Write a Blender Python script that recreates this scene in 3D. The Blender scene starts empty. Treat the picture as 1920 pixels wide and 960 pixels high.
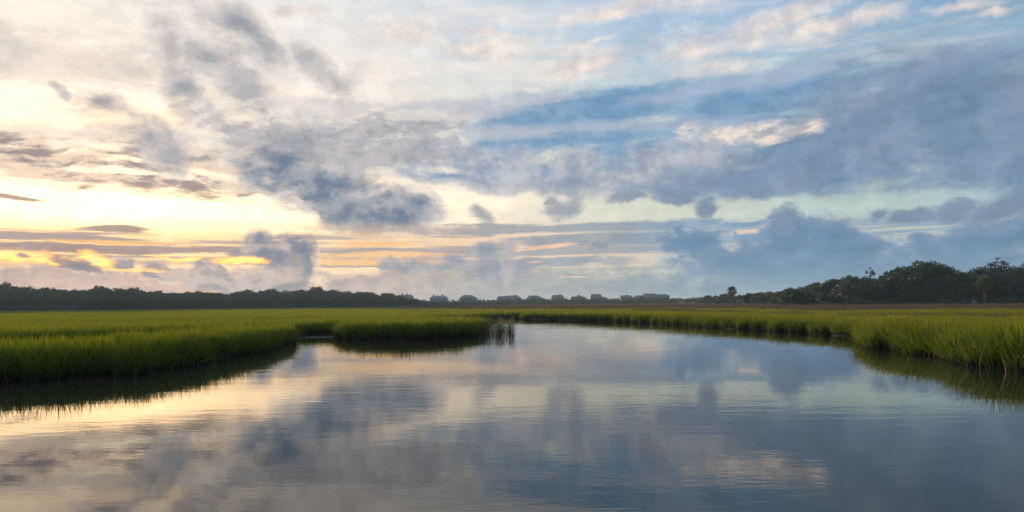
import bpy, math, random
import numpy as np
from mathutils import Matrix, Vector

# ----------------------------------------------------------------------------
# camera
# ----------------------------------------------------------------------------
F = 1371.0            # focal length in photograph pixels (1920 wide)
CX, CY = 960.0, 569.0 # where the level optical axis meets the photograph
ROLL = math.radians(0.57)
CAM_H = 1.9
scene = bpy.context.scene
col = scene.collection
cam_data = bpy.data.cameras.new("camera")
cam_data.sensor_width = 36.0
cam_data.lens = 36.0 * F / 1920.0
cam_data.shift_y = (CY - 480.0) / 1920.0
cam_data.clip_start = 0.1
cam_data.clip_end = 20000.0
cam = bpy.data.objects.new("camera", cam_data)
col.objects.link(cam)
cam.matrix_world = Matrix.Translation((0, 0, CAM_H)) @ Matrix.Rotation(math.radians(90), 4, 'X') @ Matrix.Rotation(-ROLL, 4, 'Z')
scene.camera = cam

scene.view_settings.view_transform = 'Standard'
scene.view_settings.look = 'None'
scene.view_settings.exposure = 0.0
scene.view_settings.gamma = 1.0
scene.view_settings.use_curve_mapping = False
scene.render.engine = 'CYCLES'
scene.cycles.max_bounces = 6
scene.cycles.diffuse_bounces = 3
scene.cycles.glossy_bounces = 3
scene.cycles.transmission_bounces = 3
scene.cycles.volume_bounces = 0
scene.cycles.use_adaptive_sampling = True
scene.cycles.adaptive_threshold = 0.008
scene.cycles.adaptive_min_samples = 20
scene.cycles.sample_clamp_indirect = 4.0
scene.cycles.sample_clamp_direct = 3.0
scene.cycles.use_denoising = True
scene.cycles.denoiser = 'OPENIMAGEDENOISE'
scene.cycles.denoising_input_passes = 'RGB_ALBEDO_NORMAL'
scene.cycles.denoising_prefilter = 'NONE'
scene.cycles.caustics_reflective = False
scene.cycles.caustics_refractive = False

SUN_AZ, SUN_EL = math.radians(-30.0), math.radians(3.0)


def derolled(px, py):
    dx, dy = px - CX, py - CY
    c, s = math.cos(ROLL), math.sin(ROLL)
    return dx * c - dy * s, dx * s + dy * c


def horizon_y(px):
    return CY - (px - CX) * math.tan(ROLL)


def xy_at(px, d):
    """point on the ground d metres ahead of the camera in the direction of column px"""
    u, _ = derolled(px, horizon_y(px))
    return (u / F * d, d)


# ----------------------------------------------------------------------------
# world: sky and clouds
# ----------------------------------------------------------------------------
def lin(c):
    out = []
    for v in c:
        v = v / 255.0
        out.append(v / 12.92 if v <= 0.04045 else ((v + 0.055) / 1.055) ** 2.4)
    return out


world = bpy.data.worlds.new("World")
scene.world = world
world.use_nodes = True
WT = world.node_tree
WT.nodes.clear()
world.cycles.sampling_method = 'MANUAL'
world.cycles.sample_map_resolution = 512
BG_STRENGTH = 0.1


class Nodes:
    def __init__(self, tree):
        self.t = tree

    def new(self, kind, **kw):
        n = self.t.nodes.new(kind)
        for k, v in kw.items():
            setattr(n, k, v)
        return n

    def put(self, sock, v):
        if isinstance(v, bpy.types.NodeSocket):
            self.t.links.new(v, sock)
        elif v is not None:
            sock.default_value = v

    def math(self, op, a, b=None, c=None, clamp=False):
        n = self.new('ShaderNodeMath', operation=op, use_clamp=clamp)
        self.put(n.inputs[0], a)
        self.put(n.inputs[1], b)
        self.put(n.inputs[2], c)
        return n.outputs[0]

    def vmath(self, op, a, b=None, scale=None):
        n = self.new('ShaderNodeVectorMath', operation=op)
        self.put(n.inputs[0], a)
        self.put(n.inputs[1], b)
        if scale is not None:
            self.put(n.inputs['Scale'], scale)
        return n.outputs[0]

    def step(self, v, a, b, lo=0.0, hi=1.0):
        n = self.new('ShaderNodeMapRange', interpolation_type='SMOOTHSTEP')
        self.put(n.inputs['Value'], v)
        self.put(n.inputs['From Min'], a)
        self.put(n.inputs['From Max'], b)
        self.put(n.inputs['To Min'], lo)
        self.put(n.inputs['To Max'], hi)
        return n.outputs[0]

    def mix(self, f, a, b):
        n = self.new('ShaderNodeMix', data_type='RGBA', clamp_factor=True)
        self.put(n.inputs[0], f)
        self.put(n.inputs[6], a if isinstance(a, bpy.types.NodeSocket) else (*a, 1))
        self.put(n.inputs[7], b if isinstance(b, bpy.types.NodeSocket) else (*b, 1))
        return n.outputs[2]

    def noise(self, vec, scale, detail=6.0, rough=0.5, stretch=(1, 1), offset=(0, 0), dims='2D', dist=0.0):
        mp = self.new('ShaderNodeMapping')
        mp.inputs['Scale'].default_value = (stretch[0], stretch[1], 1)
        mp.inputs['Location'].default_value = (offset[0], offset[1], 0)
        self.put(mp.inputs['Vector'], vec)
        n = self.new('ShaderNodeTexNoise', noise_dimensions=dims)
        n.inputs['Scale'].default_value = scale
        n.inputs['Detail'].default_value = detail
        n.inputs['Roughness'].default_value = rough
        n.inputs['Distortion'].default_value = dist
        self.t.links.new(mp.outputs[0], n.inputs['Vector'])
        return n

    def ramp(self, v, stops):
        n = self.new('ShaderNodeValToRGB')
        cr = n.color_ramp
        cr.interpolation = 'EASE'
        while len(cr.elements) > 1:
            cr.elements.remove(cr.elements[-1])
        cr.elements[0].position = stops[0][0]
        cr.elements[0].color = (*stops[0][1], 1)
        for p, c in stops[1:]:
            e = cr.elements.new(p)
            e.color = (*c, 1)
        self.put(n.inputs[0], v)
        return n.outputs[0]

    def sep(self, v):
        n = self.new('ShaderNodeSeparateXYZ')
        self.put(n.inputs[0], v)
        return n.outputs


W = Nodes(WT)
U = 18.0 / math.pi      # sky units: one unit is ten degrees


def sky_pos(px, py):
    u, w = derolled(px, py)
    return math.atan2(u, F) * U, math.atan2(-w, math.hypot(F, u)) * U


tc = W.new('ShaderNodeTexCoord')
dx, dy, dz = W.sep(tc.outputs['Generated'])
az = W.math('MULTIPLY', W.math('ARCTAN2', dx, dy), U)
el = W.math('MULTIPLY', W.math('ARCSINE', dz), U)
cmb = W.new('ShaderNodeCombineXYZ')
W.put(cmb.inputs[0], az)
W.put(cmb.inputs[1], el)
P0 = cmb.outputs[0]


def warped(vec, scale, amp, detail, offset, stretch=(1, 1)):
    n = W.noise(vec, scale, detail, 0.6, stretch, offset)
    d = W.vmath('SUBTRACT', n.outputs['Color'], (0.5, 0.5, 0.5))
    return W.vmath('ADD', vec, W.vmath('SCALE', d, None, amp))


P1 = warped(P0, 0.9, 0.24, 3, (3.1, 7.7))           # lazy swirls
P2 = warped(P1, 3.4, 0.14, 8, (11.3, 2.9))          # ragged edges
PS = warped(P0, 1.4, 0.16, 8, (31.3, 12.9), (0.4, 2.2))   # flat streaks


PH = warped(P0, 5.0, 0.07, 6, (1.3, 22.9))          # small curls


def channels(n):
    s = W.new('ShaderNodeSeparateColor')
    W.put(s.inputs[0], n.outputs['Color'])
    return s.outputs


NA = channels(W.noise(P1, 1.9, 10, 0.64, (1, 1.35)))             # billows
NB = channels(W.noise(P0, 1.5, 8, 0.6, (0.55, 3.6), (5, 9)))    # flat streaks
NC = channels(W.noise(P1, 6.5, 7, 0.62, (0.7, 1.7), (2, 4)))    # small tufts
NM = channels(W.noise(P1, 9.0, 6, 0.6, (0.45, 2.6), (7, 4)))     # mackerel ripples
ND = channels(W.noise(P1, 0.9, 6, 0.55, (1.0, 1.4), (22, 14)))  # broad light and dark
NE = channels(W.noise(W.vmath('ADD', P1, (0.08, -0.055, 0)), 1.9, 10, 0.64, (1, 1.35)))  # billows seen a little way from the sun
# light on the billows: density falling off towards the sun is lit
RELIEF = W.math('SUBTRACT', NA[0], NE[0])


def field(blobs, vec=None):
    vec = vec or P1
    acc = None
    for b in blobs:
        px, py, rx, ry = b[:4]
        rot = b[4] if len(b) > 4 else 0.0
        wgt = b[5] if len(b) > 5 else 1.0
        cx, cy = sky_pos(px, py)
        ex, _ = sky_pos(px + rx, py)
        _, ey = sky_pos(px, py - ry)
        mp = W.new('ShaderNodeMapping', vector_type='TEXTURE')
        mp.inputs['Location'].default_value = (cx, cy, 0)
        mp.inputs['Rotation'].default_value = (0, 0, math.radians(rot))
        mp.inputs['Scale'].default_value = (abs(ex - cx), abs(ey - cy), 1)
        W.put(mp.inputs['Vector'], vec)
        g = W.new('ShaderNodeTexGradient', gradient_type='SPHERICAL')
        W.t.links.new(mp.outputs[0], g.inputs[0])
        f = g.outputs['Fac']
        if wgt != 1.0:
            f = W.math('MULTIPLY', f, wgt)
        acc = f if acc is None else W.math('MAXIMUM', acc, f)
    return acc


def rim(a, v, t0, t1, color, amt):
    """sunlit fringe: thin edge of a cloud on the side of the light"""
    band = W.math('MULTIPLY', W.step(v, t0 - 0.12, t0 + 0.06), W.math('SUBTRACT', 1.0, W.step(v, t1 - 0.08, t1 + 0.22)))
    lit = W.step(RELIEF, -0.10, 0.10, 0.15, amt)
    over(color, W.math('MULTIPLY', W.math('MULTIPLY', band, lit), W.step(f, 0.04, 0.22)))


def body(f, noise, amp, t0, t1, top=1.0, soft=1.0):
    """cloud cover from a shape field and a noise: nothing outside the shape"""
    v = W.math('MULTIPLY_ADD', W.math('SUBTRACT', noise, 0.5), amp, f)
    v = W.math('MULTIPLY_ADD', W.math('SUBTRACT', NC[2], 0.5), 0.75, v)
    w = (t1 - t0) * 0.22 * soft
    a = W.step(v, t0 - w, t1 + w * 2, 0.0, top)
    return W.math('MULTIPLY', a, W.step(f, 0.0, 0.2)), v


# --- clear sky: physical sky, warm and pale around the sun, blue away from it
sky = W.new('ShaderNodeTexSky', sky_type='NISHITA')
sky.sun_disc = False
sky.sun_elevation = SUN_EL
sky.sun_rotation = SUN_AZ
sky.air_density = 1.0
sky.dust_density = 1.5
sky.ozone_density = 1.5
nish = W.vmath('SCALE', sky.outputs[0], None, 0.30)

from_sun = W.math('ABSOLUTE', W.math('SUBTRACT', az, math.degrees(SUN_AZ) / 10.0))
fs = W.math('MULTIPLY', W.math('MINIMUM', from_sun, W.math('SUBTRACT', 36.0, from_sun)), 1 / 18.0)   # 0 at the sun, 1 opposite


def by_sun(*stops):
    return W.ramp(fs, [(d / 180.0, lin(c)) for d, c in stops])


veil_low = by_sun((0, (255, 247, 230)), (14, (255, 242, 224)), (27, (240, 230, 210)), (40, (214, 220, 206)), (58, (176, 198, 200)), (100, (130, 158, 178)), (180, (112, 140, 165)))
veil_high = by_sun((0, (240, 236, 231)), (16, (236, 236, 236)), (30, (206, 219, 233)), (45, (152, 190, 227)), (62, (126, 168, 208)), (110, (104, 146, 190)), (180, (96, 136, 180)))
veil = W.mix(W.step(el, 1.0, 2.3), veil_low, veil_high)
cur = W.mix(0.85, nish, veil)


def over(color, alpha):
    global cur
    cur = W.mix(alpha, cur, color if isinstance(color, bpy.types.NodeSocket) else lin(color))


def tone(v, a, b, c0, c1):
    return W.mix(W.step(v, a, b), lin(c0) if isinstance(c0, tuple) else c0, lin(c1) if isinstance(c1, tuple) else c1)


# --- high thin clouds everywhere, following the light
cirrus = by_sun((0, (255, 250, 238)), (25, (248, 238, 228)), (45, (222, 218, 222)), (70, (196, 202, 214)), (180, (150, 168, 190)))
a = W.step(NB[1], 0.46, 0.70, 0.0, 0.55)
over(cirrus, W.math('MULTIPLY', a, W.step(el, 0.6, 1.6)))
# far grey-blue cloud cover outside and between (the broken deck that fills the rest of the sky)
deck = by_sun((0, (214, 204, 198)), (40, (150, 166, 188)), (90, (112, 136, 164)), (180, (84, 106, 134)))  # darkened opposite the sun, out of view, so less light reaches the grass fronts
a = W.step(ND[1], 0.50, 0.66, 0.0, 0.8)
over(deck, W.math('MULTIPLY', a, W.step(fs, 0.36, 0.48)))
over(deck, W.math('MULTIPLY', W.step(ND[2], 0.46, 0.64, 0.0, 0.8), W.step(el, 2.7, 3.6)))

# --- white glare of thin cloud round the hidden sun
f = field([(190, 395, 560, 120), (250, 215, 420, 70, 0, .7), (60, 170, 200, 60, 0, .6), (820, 380, 420, 60, 0, .75), (560, 150, 330, 90, 20, .5)], P1)
a, v = body(f, NA[2], 0.45, 0.02, 0.6)
glare = W.ramp(fs, [(0.0, (2.9, 1.9, 0.98)), (14 / 180, (2.4, 1.68, 0.95)), (24 / 180, (1.35, 1.12, 0.84)), (32 / 180, (1.0, 0.88, 0.70)), (45 / 180, (0.76, 0.76, 0.67)), (1.0, lin((200, 210, 215)))])
over(W.mix(W.step(el, 1.0, 1.8), glare, (0.91, 0.88, 0.84)), a)

# --- tan sheet upper left
f = field([(150, 115, 330, 62, 4), (60, 90, 260, 60, 0), (120, 245, 330, 30, 2, .7)], PS)
a, v = body(f, NB[0], 1.3, 0.12, 0.55, 0.75)
over(tone(NA[1], 0.35, 0.62, (208, 199, 194), (236, 220, 208)), a)

# --- sunlit cream wisps in the upper sky
f = field([(930, 88, 170, 36, 8), (760, 55, 150, 42, 8, .8), (1090, 128, 130, 42, 12, .85), (1290, 92, 120, 56, 0),
           (1430, 52, 250, 44, 14), (1560, 42, 190, 40, 4), (1650, 36, 90, 30, 0), (1180, 14, 240, 26, 3), (545, 22, 100, 14, 4),
           (1095, 82, 90, 12, 3), (905, 58, 40, 14, 0), (1350, 130, 140, 22, 4, .8), (1800, 8, 120, 20, 0), (1855, 14, 60, 14, 0), (700, 130, 260, 70, 10, .55)], P2)
a, v = body(f, NB[2], 1.3, 0.10, 0.75, 0.9)
over(tone(RELIEF, -0.15, 0.15, (222, 212, 210), (248, 233, 219)), a)

# --- band of blue between the decks
f = field([(1120, 205, 620, 62, 3), (1000, 262, 520, 62, 2), (1400, 190, 330, 60, 4), (900, 320, 340, 40, -2), (640, 255, 220, 40, -8, .7), (1250, 290, 360, 50)], PS)
a, v = body(f, NB[0], 0.85, 0.12, 0.52, 0.88)
over(tone(NA[0], 0.36, 0.64, (94, 144, 186), (124, 162, 196)), a)
f = field([(1090, 243, 480, 26, 1), (760, 215, 380, 36, 6), (560, 205, 280, 30, 4), (1330, 165, 330, 24, 5), (1480, 150, 200, 22, 4), (950, 192, 330, 14, 3)], PS)
a, v = body(f, NB[2], 1.3, 0.15, 0.6, 0.72)
over(by_sun((0, (226, 216, 210)), (25, (206, 203, 206)), (45, (168, 182, 206)), (180, (150, 172, 200))), a)

# --- mackerel sheet over the sun
f = field([(60, 300, 360, 62, -2), (260, 330, 330, 44, -3), (410, 300, 230, 62, -6), (560, 330, 160, 40, -10, .7)], PS)
a, v = body(f, NM[1], 1.1, 0.03, 0.42, 0.95)
sheet = tone(W.math('MULTIPLY_ADD', NA[1], 0.5, W.math('MULTIPLY', NM[0], 0.5)), 0.42, 0.57, (150, 139, 142), (242, 216, 192))
over(sheet, a)
f = field([(250, 322, 240, 14, -3), (60, 338, 160, 12, 0), (430, 330, 180, 12, -8)], PS)
a, v = body(f, NC[2], 1.2, 0.25, 0.6)
over(W.vmath('SCALE', W.mix(0.0, lin((255, 236, 204)), lin((255, 236, 204))), None, 1.3), a)

# --- soft grey veil, then grey torn clouds, upper left
f = field([(400, 150, 330, 190, -25), (520, 280, 330, 130, -20), (250, 240, 260, 90, -10)], P2)
a, v = body(f, NA[1], 1.1, 0.1, 0.85, 0.6)
over(tone(RELIEF, -0.15, 0.15, (196, 190, 189), (226, 218, 212)), a)
f = field([(330, 85, 84, 66, -20), (420, 70, 130, 60, -42), (470, 60, 120, 52, -42), (580, 120, 100, 44, -38), (345, 165, 70, 62), (455, 165, 110, 70, -40),
           (180, 208, 88, 46, 8), (120, 180, 40, 24, -50), (250, 215, 120, 40, -20), (320, 275, 74, 88, 10), (420, 240, 200, 80, -20), (545, 255, 170, 62, -12), (300, 235, 130, 42, -30)], P2)
a, v = body(f, NA[0], 1.7, 0.16, 0.66, 0.75, 0.5)
over(tone(RELIEF, -0.15, 0.15, (188, 184, 185), (222, 214, 209)), a)
f = field([(445, 50, 66, 40, -40), (490, 95, 50, 34, -30), (575, 112, 70, 36, -36), (625, 150, 50, 28, -30), (340, 165, 54, 46, 0), (450, 160, 80, 48, -40), (480, 200, 50, 30, -20), (180, 205, 70, 40, 5), (280, 255, 66, 36, -40), (335, 290, 46, 58, 10), (290, 45, 50, 34, -25, .8), (385, 115, 60, 36, -35, .9), (120, 180, 36, 22, -40)], P2)
a, v = body(f, NA[2], 1.6, 0.10, 0.95, 0.78, 0.8)
over(tone(NA[1], 0.35, 0.6, (134, 142, 158), (170, 171, 177)), a)

# --- big grey cloud in the middle: pale body, blue-grey heart, lit rim
f = field([(560, 300, 240, 92, -22), (640, 350, 230, 92, -24), (730, 300, 200, 60, 6), (700, 250, 210, 46, 6, .8), (760, 395, 120, 66, -10), (590, 395, 110, 46, -25, .55)], P2)
a, v = body(f, NA[0], 1.25, 0.06, 0.58, 0.92)
over(tone(v, 0.12, 0.5, (226, 214, 204), (184, 182, 186)), a)
rim(a, v, 0.12, 0.35, (252, 240, 222), 0.6)
over(tone(RELIEF, -0.15, 0.15, (150, 156, 168), (196, 190, 190)), W.math('MULTIPLY', a, W.step(v, 0.3, 0.6, 0, .75)))
f = field([(520, 318, 100, 54, -18, .72), (600, 355, 130, 60, -28), (665, 398, 140, 64, -20), (745, 410, 90, 50, 0), (800, 390, 60, 50, 10), (560, 340, 110, 40, -25)], P2)
a, v = body(f, NA[2], 1.3, 0.10, 0.56, 0.9, 0.7)
over(tone(W.math('ADD', NA[1], RELIEF), 0.36, 0.66, (106, 127, 150), (158, 163, 173)), a)
rim(a, v, 0.10, 0.25, (206, 198, 196), 0.6)

# --- lavender puffs under the blue band
f = field([(885, 312, 64, 56), (970, 312, 74, 50), (1075, 318, 84, 44), (1225, 325, 120, 66), (1320, 312, 130, 66, 6), (1020, 345, 330, 24, -2), (1220, 365, 260, 34, -3)], P2)
a, v = body(f, NA[1], 0.95, 0.14, 0.5, 0.88)
over(tone(RELIEF, -0.15, 0.15, (152, 164, 184), (192, 192, 198)), a)
f = field([(830, 322, 60, 10, -6, .8), (850, 352, 130, 8, -4, .8), (1290, 345, 60, 10, 0, .8)], P2)
a, v = body(f, NC[1], 1.4, 0.2, 0.8, .8)
over((250, 240, 222), a)

# --- the large blue-grey mass on the right
f = field([(1640, 240, 340, 170, 8), (1850, 240, 300, 210), (1500, 322, 300, 92, 8), (1760, 150, 320, 84, 6), (1330, 350, 220, 52, 4), (1930, 320, 240, 120), (2200, 220, 420, 240)], P1)
a, v = body(f, NA[0], 0.9, 0.06, 0.46, 0.96)
over(tone(ND[0], 0.34, 0.66, (104, 135, 166), (138, 156, 180)), a)
over(tone(RELIEF, -0.15, 0.15, (106, 136, 168), (146, 165, 190)), W.math('MULTIPLY', a, 0.28))

# --- the gap of pale light under it
f = field([(1780, 372, 190, 36, 3), (1640, 400, 200, 36), (1420, 395, 300, 34, 0), (1600, 440, 140, 34), (1150, 395, 330, 32)], P2)
a, v = body(f, NA[2], 0.7, 0.12, 0.5, 0.9)
over(by_sun((0, (252, 240, 216)), (28, (240, 228, 208)), (42, (214, 219, 204)), (55, (190, 208, 202)), (64, (172, 196, 204)), (180, (160, 185, 200))), a)

# --- hook-shaped sunlit cloud with a hole in it
f = field([(1470, 248, 100, 20, 8), (1400, 250, 90, 22, 10), (1345, 250, 50, 24, 0), (1296, 246, 38, 25, 0), (1515, 240, 46, 22, 12)], PH)
hole = field([(1293, 244, 15, 9)], P0)
a, v = body(W.math('SUBTRACT', f, W.math('MULTIPLY', hole, 0.8)), NC[0], 1.3, 0.08, 0.62, 0.95)
over(tone(NC[1], 0.38, 0.6, (194, 190, 196), (246, 231, 216)), a)

# --- low streaks of cloud, lit orange between them near the sun
streak = by_sun((0, (186, 164, 158)), (20, (196, 180, 172)), (34, (176, 176, 178)), (50, (138, 166, 188)), (180, (120, 150, 176)))
low = W.math('MULTIPLY', W.step(el, 0.10, 0.40), W.math('SUBTRACT', 1.0, W.step(el, 0.48, 0.66)))
NS = channels(W.noise(P0, 1.6, 6, 0.6, (0.28, 9.0), (3, 1)))
gap = by_sun((0, (255, 212, 150)), (12, (255, 219, 164)), (24, (250, 212, 174)), (34, (236, 206, 186)), (48, (196, 196, 190)), (180, (170, 184, 196)))
over(gap, W.math('MULTIPLY', low, 0.8))
over(streak, W.math('MULTIPLY', low, W.step(NS[0], 0.44, 0.56)))
f = field([(200, 464, 420, 13, 0), (60, 460, 240, 12, 0), (420, 470, 170, 10, 0), (225, 431, 100, 8, 1), (20, 370, 90, 6, -2), (1080, 428, 430, 12, 1), (1330, 420, 240, 6, 1),
           (1170, 448, 330, 18, 1), (1000, 490, 240, 12, 0), (750, 470, 280, 7, 0), (650, 496, 260, 5, 0)], PS)
a, v = body(f, NS[1], 0.9, 0.10, 0.36, 0.95)
over(by_sun((0, (176, 152, 146)), (22, (182, 170, 166)), (34, (160, 168, 176)), (48, (126, 158, 186)), (180, (120, 150, 176))), a)

# --- bank of cloud along the horizon
bank = by_sun((0, (208, 182, 172)), (18, (200, 184, 176)), (32, (172, 174, 174)), (48, (138, 164, 178)), (70, (118, 152, 178)), (180, (112, 144, 170)))
bank_dk = by_sun((0, (190, 170, 166)), (18, (184, 172, 170)), (32, (160, 167, 172)), (48, (124, 154, 174)), (180, (104, 136, 163)))
edge = W.math('MULTIPLY_ADD', W.math('SUBTRACT', NA[2], 0.5), 0.4, el)
a = W.math('SUBTRACT', 1.0, W.step(edge, 0.20, 0.34))
over(W.mix(W.step(W.math('ADD', NM[1], W.math('MULTIPLY', RELIEF, 1.2)), 0.34, 0.62), bank_dk, bank), W.math('MULTIPLY', a, 0.95))

f = field([(720, 476, 190, 8, 1), (640, 489, 260, 10, 0), (780, 489, 110, 7, 0), (1030, 463, 70, 4, 1), (960, 467, 60, 4, 0), (380, 546, 70, 4, 1), (700, 458, 110, 8, 2), (760, 506, 60, 2.5, 0), (1000, 489, 30, 3, 0), (1080, 520, 40, 2.2, 0), (210, 452, 160, 5, 0), (1400, 430, 120, 6, 1)], PS)
a, v = body(f, NS[2], 0.7, 0.12, 0.5, 0.95)
over(by_sun((0, (255, 200, 130)), (18, (255, 206, 150)), (34, (246, 206, 176)), (50, (226, 206, 190)), (180, (210, 200, 195))), a)

# --- cumulus heads standing on the horizon bank
f = field([(487, 448, 48, 42, 0), (462, 462, 42, 24, 0), (530, 478, 80, 52), (570, 480, 44, 48), (520, 520, 130, 42), (330, 505, 60, 26), (380, 508, 66, 32), (420, 525, 70, 30), (240, 487, 46, 18), (120, 482, 60, 18, -28), (165, 495, 44, 14, -30), (35, 466, 30, 10, -20)], P2)
a, v = body(f, NA[1], 0.8, 0.10, 0.42, 0.9)
over(tone(W.math('ADD', NC[0], W.math('MULTIPLY', RELIEF, 2.0)), 0.30, 0.68, (156, 154, 160), (202, 187, 179)), a)
rim(a, v, 0.12, 0.24, (246, 222, 190), 0.65)
f = field([(497, 440, 30, 26, -40), (510, 478, 56, 26, -20), (560, 462, 50, 20, -25), (580, 490, 18, 44, 0), (140, 487, 66, 14, -28)], P2)
a, v = body(f, NA[2], 0.9, 0.2, 0.6, 0.85)
over((124, 136, 152), a)
# --- glowing slits near the sun
f = field([(15, 481, 130, 19, 1), (100, 488, 90, 12, 0), (180, 486, 52, 20, -14), (455, 489, 64, 11, 2), (330, 485, 70, 6, 0), (250, 506, 90, 5, 0)], PH)
a, v = body(f, NS[0], 0.9, 0.1, 0.42)
NQ = W.noise(PH, 7.0, 5, 0.6, (0.35, 6.5), (5, 2))
a = W.math('MULTIPLY', a, W.step(NQ.outputs[0], 0.36, 0.54, 0.3, 1.0))
over(W.mix(W.step(v, 0.12, 0.75), (1.0, 0.47, 0.15), (2.2, 1.15, 0.30)), a)
f = field([(128, 482, 62, 14, -26), (165, 497, 40, 12, -30), (40, 466, 30, 9, -20)], P2)
a, v = body(f, NA[2], 0.9, 0.16, 0.5, 0.9)
over((150, 140, 142), a)
f = field([(905, 476, 48, 30), (945, 474, 40, 36), (930, 505, 100, 42), (860, 500, 60, 24), (780, 505, 90, 20), (1130, 450, 60, 34, 0, .8)], P2)
a, v = body(f, NA[1], 0.9, 0.14, 0.42, 0.85)
over(tone(RELIEF, -0.15, 0.15, (142, 156, 172), (182, 178, 180)), a)
f = field([(1560, 455, 120, 76), (1490, 448, 80, 62), (1605, 470, 110, 60), (1300, 465, 110, 58), (1390, 490, 190, 60), (1520, 510, 330, 58), (1850, 452, 150, 54), (1920, 440, 130, 62), (1800, 500, 320, 60), (1740, 470, 60, 40), (2150, 460, 320, 90)], P2)
a, v = body(f, NA[1], 0.85, 0.14, 0.32, 0.95)
over(tone(v, 0.14, 0.8, (134, 158, 182), (104, 138, 170)), a)
rim(a, v, 0.14, 0.2, (186, 198, 206), 0.5)
over((150, 176, 188), W.math('MULTIPLY', W.math('MULTIPLY', a, W.math('SUBTRACT', 1.0, W.step(el, 0.05, 0.42))), 0.6))
f = field([(1325, 388, 36, 24), (1052, 384, 56, 30), (1032, 372, 30, 16), (905, 402, 44, 26, -30, .7), (1715, 408, 76, 30), (1790, 395, 66, 32, 20), (1660, 405, 46, 22), (1880, 385, 110, 34, 14), (1180, 375, 60, 14), (1260, 372, 60, 22), (1480, 415, 50, 34, 50)], P2)
a, v = body(f, NA[0], 1.0, 0.18, 0.5, 0.9)
over(by_sun((0, (176, 172, 172)), (30, (158, 164, 172)), (45, (122, 144, 168)), (180, (110, 138, 166))), a)

grain = W.math('MULTIPLY_ADD', W.math('SUBTRACT', NA[1], 0.5), 0.22, 1.0)
grain = W.math('MULTIPLY_ADD', W.math('SUBTRACT', NC[1], 0.5), 0.20, grain)
grain = W.math('MULTIPLY_ADD', RELIEF, 0.35, grain)
final = W.vmath('SCALE', cur, None, W.math('MULTIPLY', grain, 1.0 / BG_STRENGTH))
bg = W.new('ShaderNodeBackground')
bg.inputs['Strength'].default_value = BG_STRENGTH
WT.links.new(final, bg.inputs['Color'])
wo = W.new('ShaderNodeOutputWorld')
WT.links.new(bg.outputs[0], wo.inputs['Surface'])

# the low sun behind thin cloud
sun_data = bpy.data.lights.new("sun", 'SUN')
sun_data.energy = 5.0
sun_data.angle = math.radians(1.5)
sun_data.color = (1.0, 0.80, 0.52)
sun = bpy.data.objects.new("sun", sun_data)
col.objects.link(sun)
sd_ = Vector((math.sin(SUN_AZ) * math.cos(SUN_EL), math.cos(SUN_AZ) * math.cos(SUN_EL), math.sin(SUN_EL)))
sun.rotation_euler = sd_.to_track_quat('Z', 'Y').to_euler()

#SKY_END
# ----------------------------------------------------------------------------
# helpers: tagging, meshes, materials
# ----------------------------------------------------------------------------
def tag(o, label=None, cat=None, group=None, kind=None):
    if label: o['label'] = label
    if cat: o['category'] = cat
    if group: o['group'] = group
    if kind: o['kind'] = kind
    return o


def empty(name, loc, rz=0.0, scale=(1, 1, 1)):
    o = bpy.data.objects.new(name, None)
    o.empty_display_size = 0.5
    o.location = loc
    o.rotation_euler = (0, 0, rz)
    o.scale = scale
    col.objects.link(o)
    return o


def mesh_from(name, verts, faces, mats, smooth=False, mat_idx=None):
    me = bpy.data.meshes.new(name)
    me.from_pydata([tuple(v) for v in verts], [], [tuple(f) for f in faces])
    for m in mats:
        me.materials.append(m)
    if mat_idx is not None:
        me.polygons.foreach_set('material_index', np.asarray(mat_idx, dtype=np.int32))
    if smooth:
        me.polygons.foreach_set('use_smooth', np.ones(len(me.polygons), dtype=bool))
    me.update()
    return me


def link(name, me, parent=None):
    o = bpy.data.objects.new(name, me)
    col.objects.link(o)
    if parent is not None:
        o.parent = parent
    return o


class MB:
    """collects shapes for one mesh"""
    def __init__(self):
        self.v, self.f = [], []

    def box(self, x0, x1, y0, y1, z0, z1):
        n = len(self.v)
        for z in (z0, z1):
            self.v += [(x0, y0, z), (x1, y0, z), (x1, y1, z), (x0, y1, z)]
        self.f += [(n, n+3, n+2, n+1), (n+4, n+5, n+6, n+7), (n, n+1, n+5, n+4), (n+1, n+2, n+6, n+5), (n+2, n+3, n+7, n+6), (n+3, n, n+4, n+7)]
        return self

    def poly(self, pts, faces):
        n = len(self.v)
        self.v += [tuple(p) for p in pts]
        self.f += [tuple(n + i for i in f) for f in faces]
        return self

    def tube(self, pts, radii, sides=6):
        pts = [Vector(p) for p in pts]
        n0 = len(self.v)
        for i, p in enumerate(pts):
            t = (pts[min(i+1, len(pts)-1)] - pts[max(i-1, 0)])
            if t.length < 1e-6: t = Vector((0, 0, 1))
            t.normalize()
            a = t.cross(Vector((0, 1, 0.13)))
            if a.length < 1e-3: a = t.cross(Vector((1, 0, 0)))
            a.normalize()
            b = t.cross(a)
            for k in range(sides):
                th = 2 * math.pi * k / sides
                self.v.append(tuple(p + (a * math.cos(th) + b * math.sin(th)) * radii[i]))
        for i in range(len(pts) - 1):
            for k in range(sides):
                q = n0 + i * sides
                k2 = (k + 1) % sides
                self.f.append((q + k, q + k2, q + sides + k2, q + sides + k))
        self.f.append(tuple(n0 + k for k in range(sides - 1, -1, -1)))
        q = n0 + (len(pts) - 1) * sides
        self.f.append(tuple(q + k for k in range(sides)))
        return self

    def mesh(self, name, mat, smooth=False):
        return mesh_from(name, self.v, self.f, [mat], smooth)


def new_mat(name):
    m = bpy.data.materials.new(name)
    m.use_nodes = True
    m.node_tree.nodes.clear()
    return m, Nodes(m.node_tree)


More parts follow.
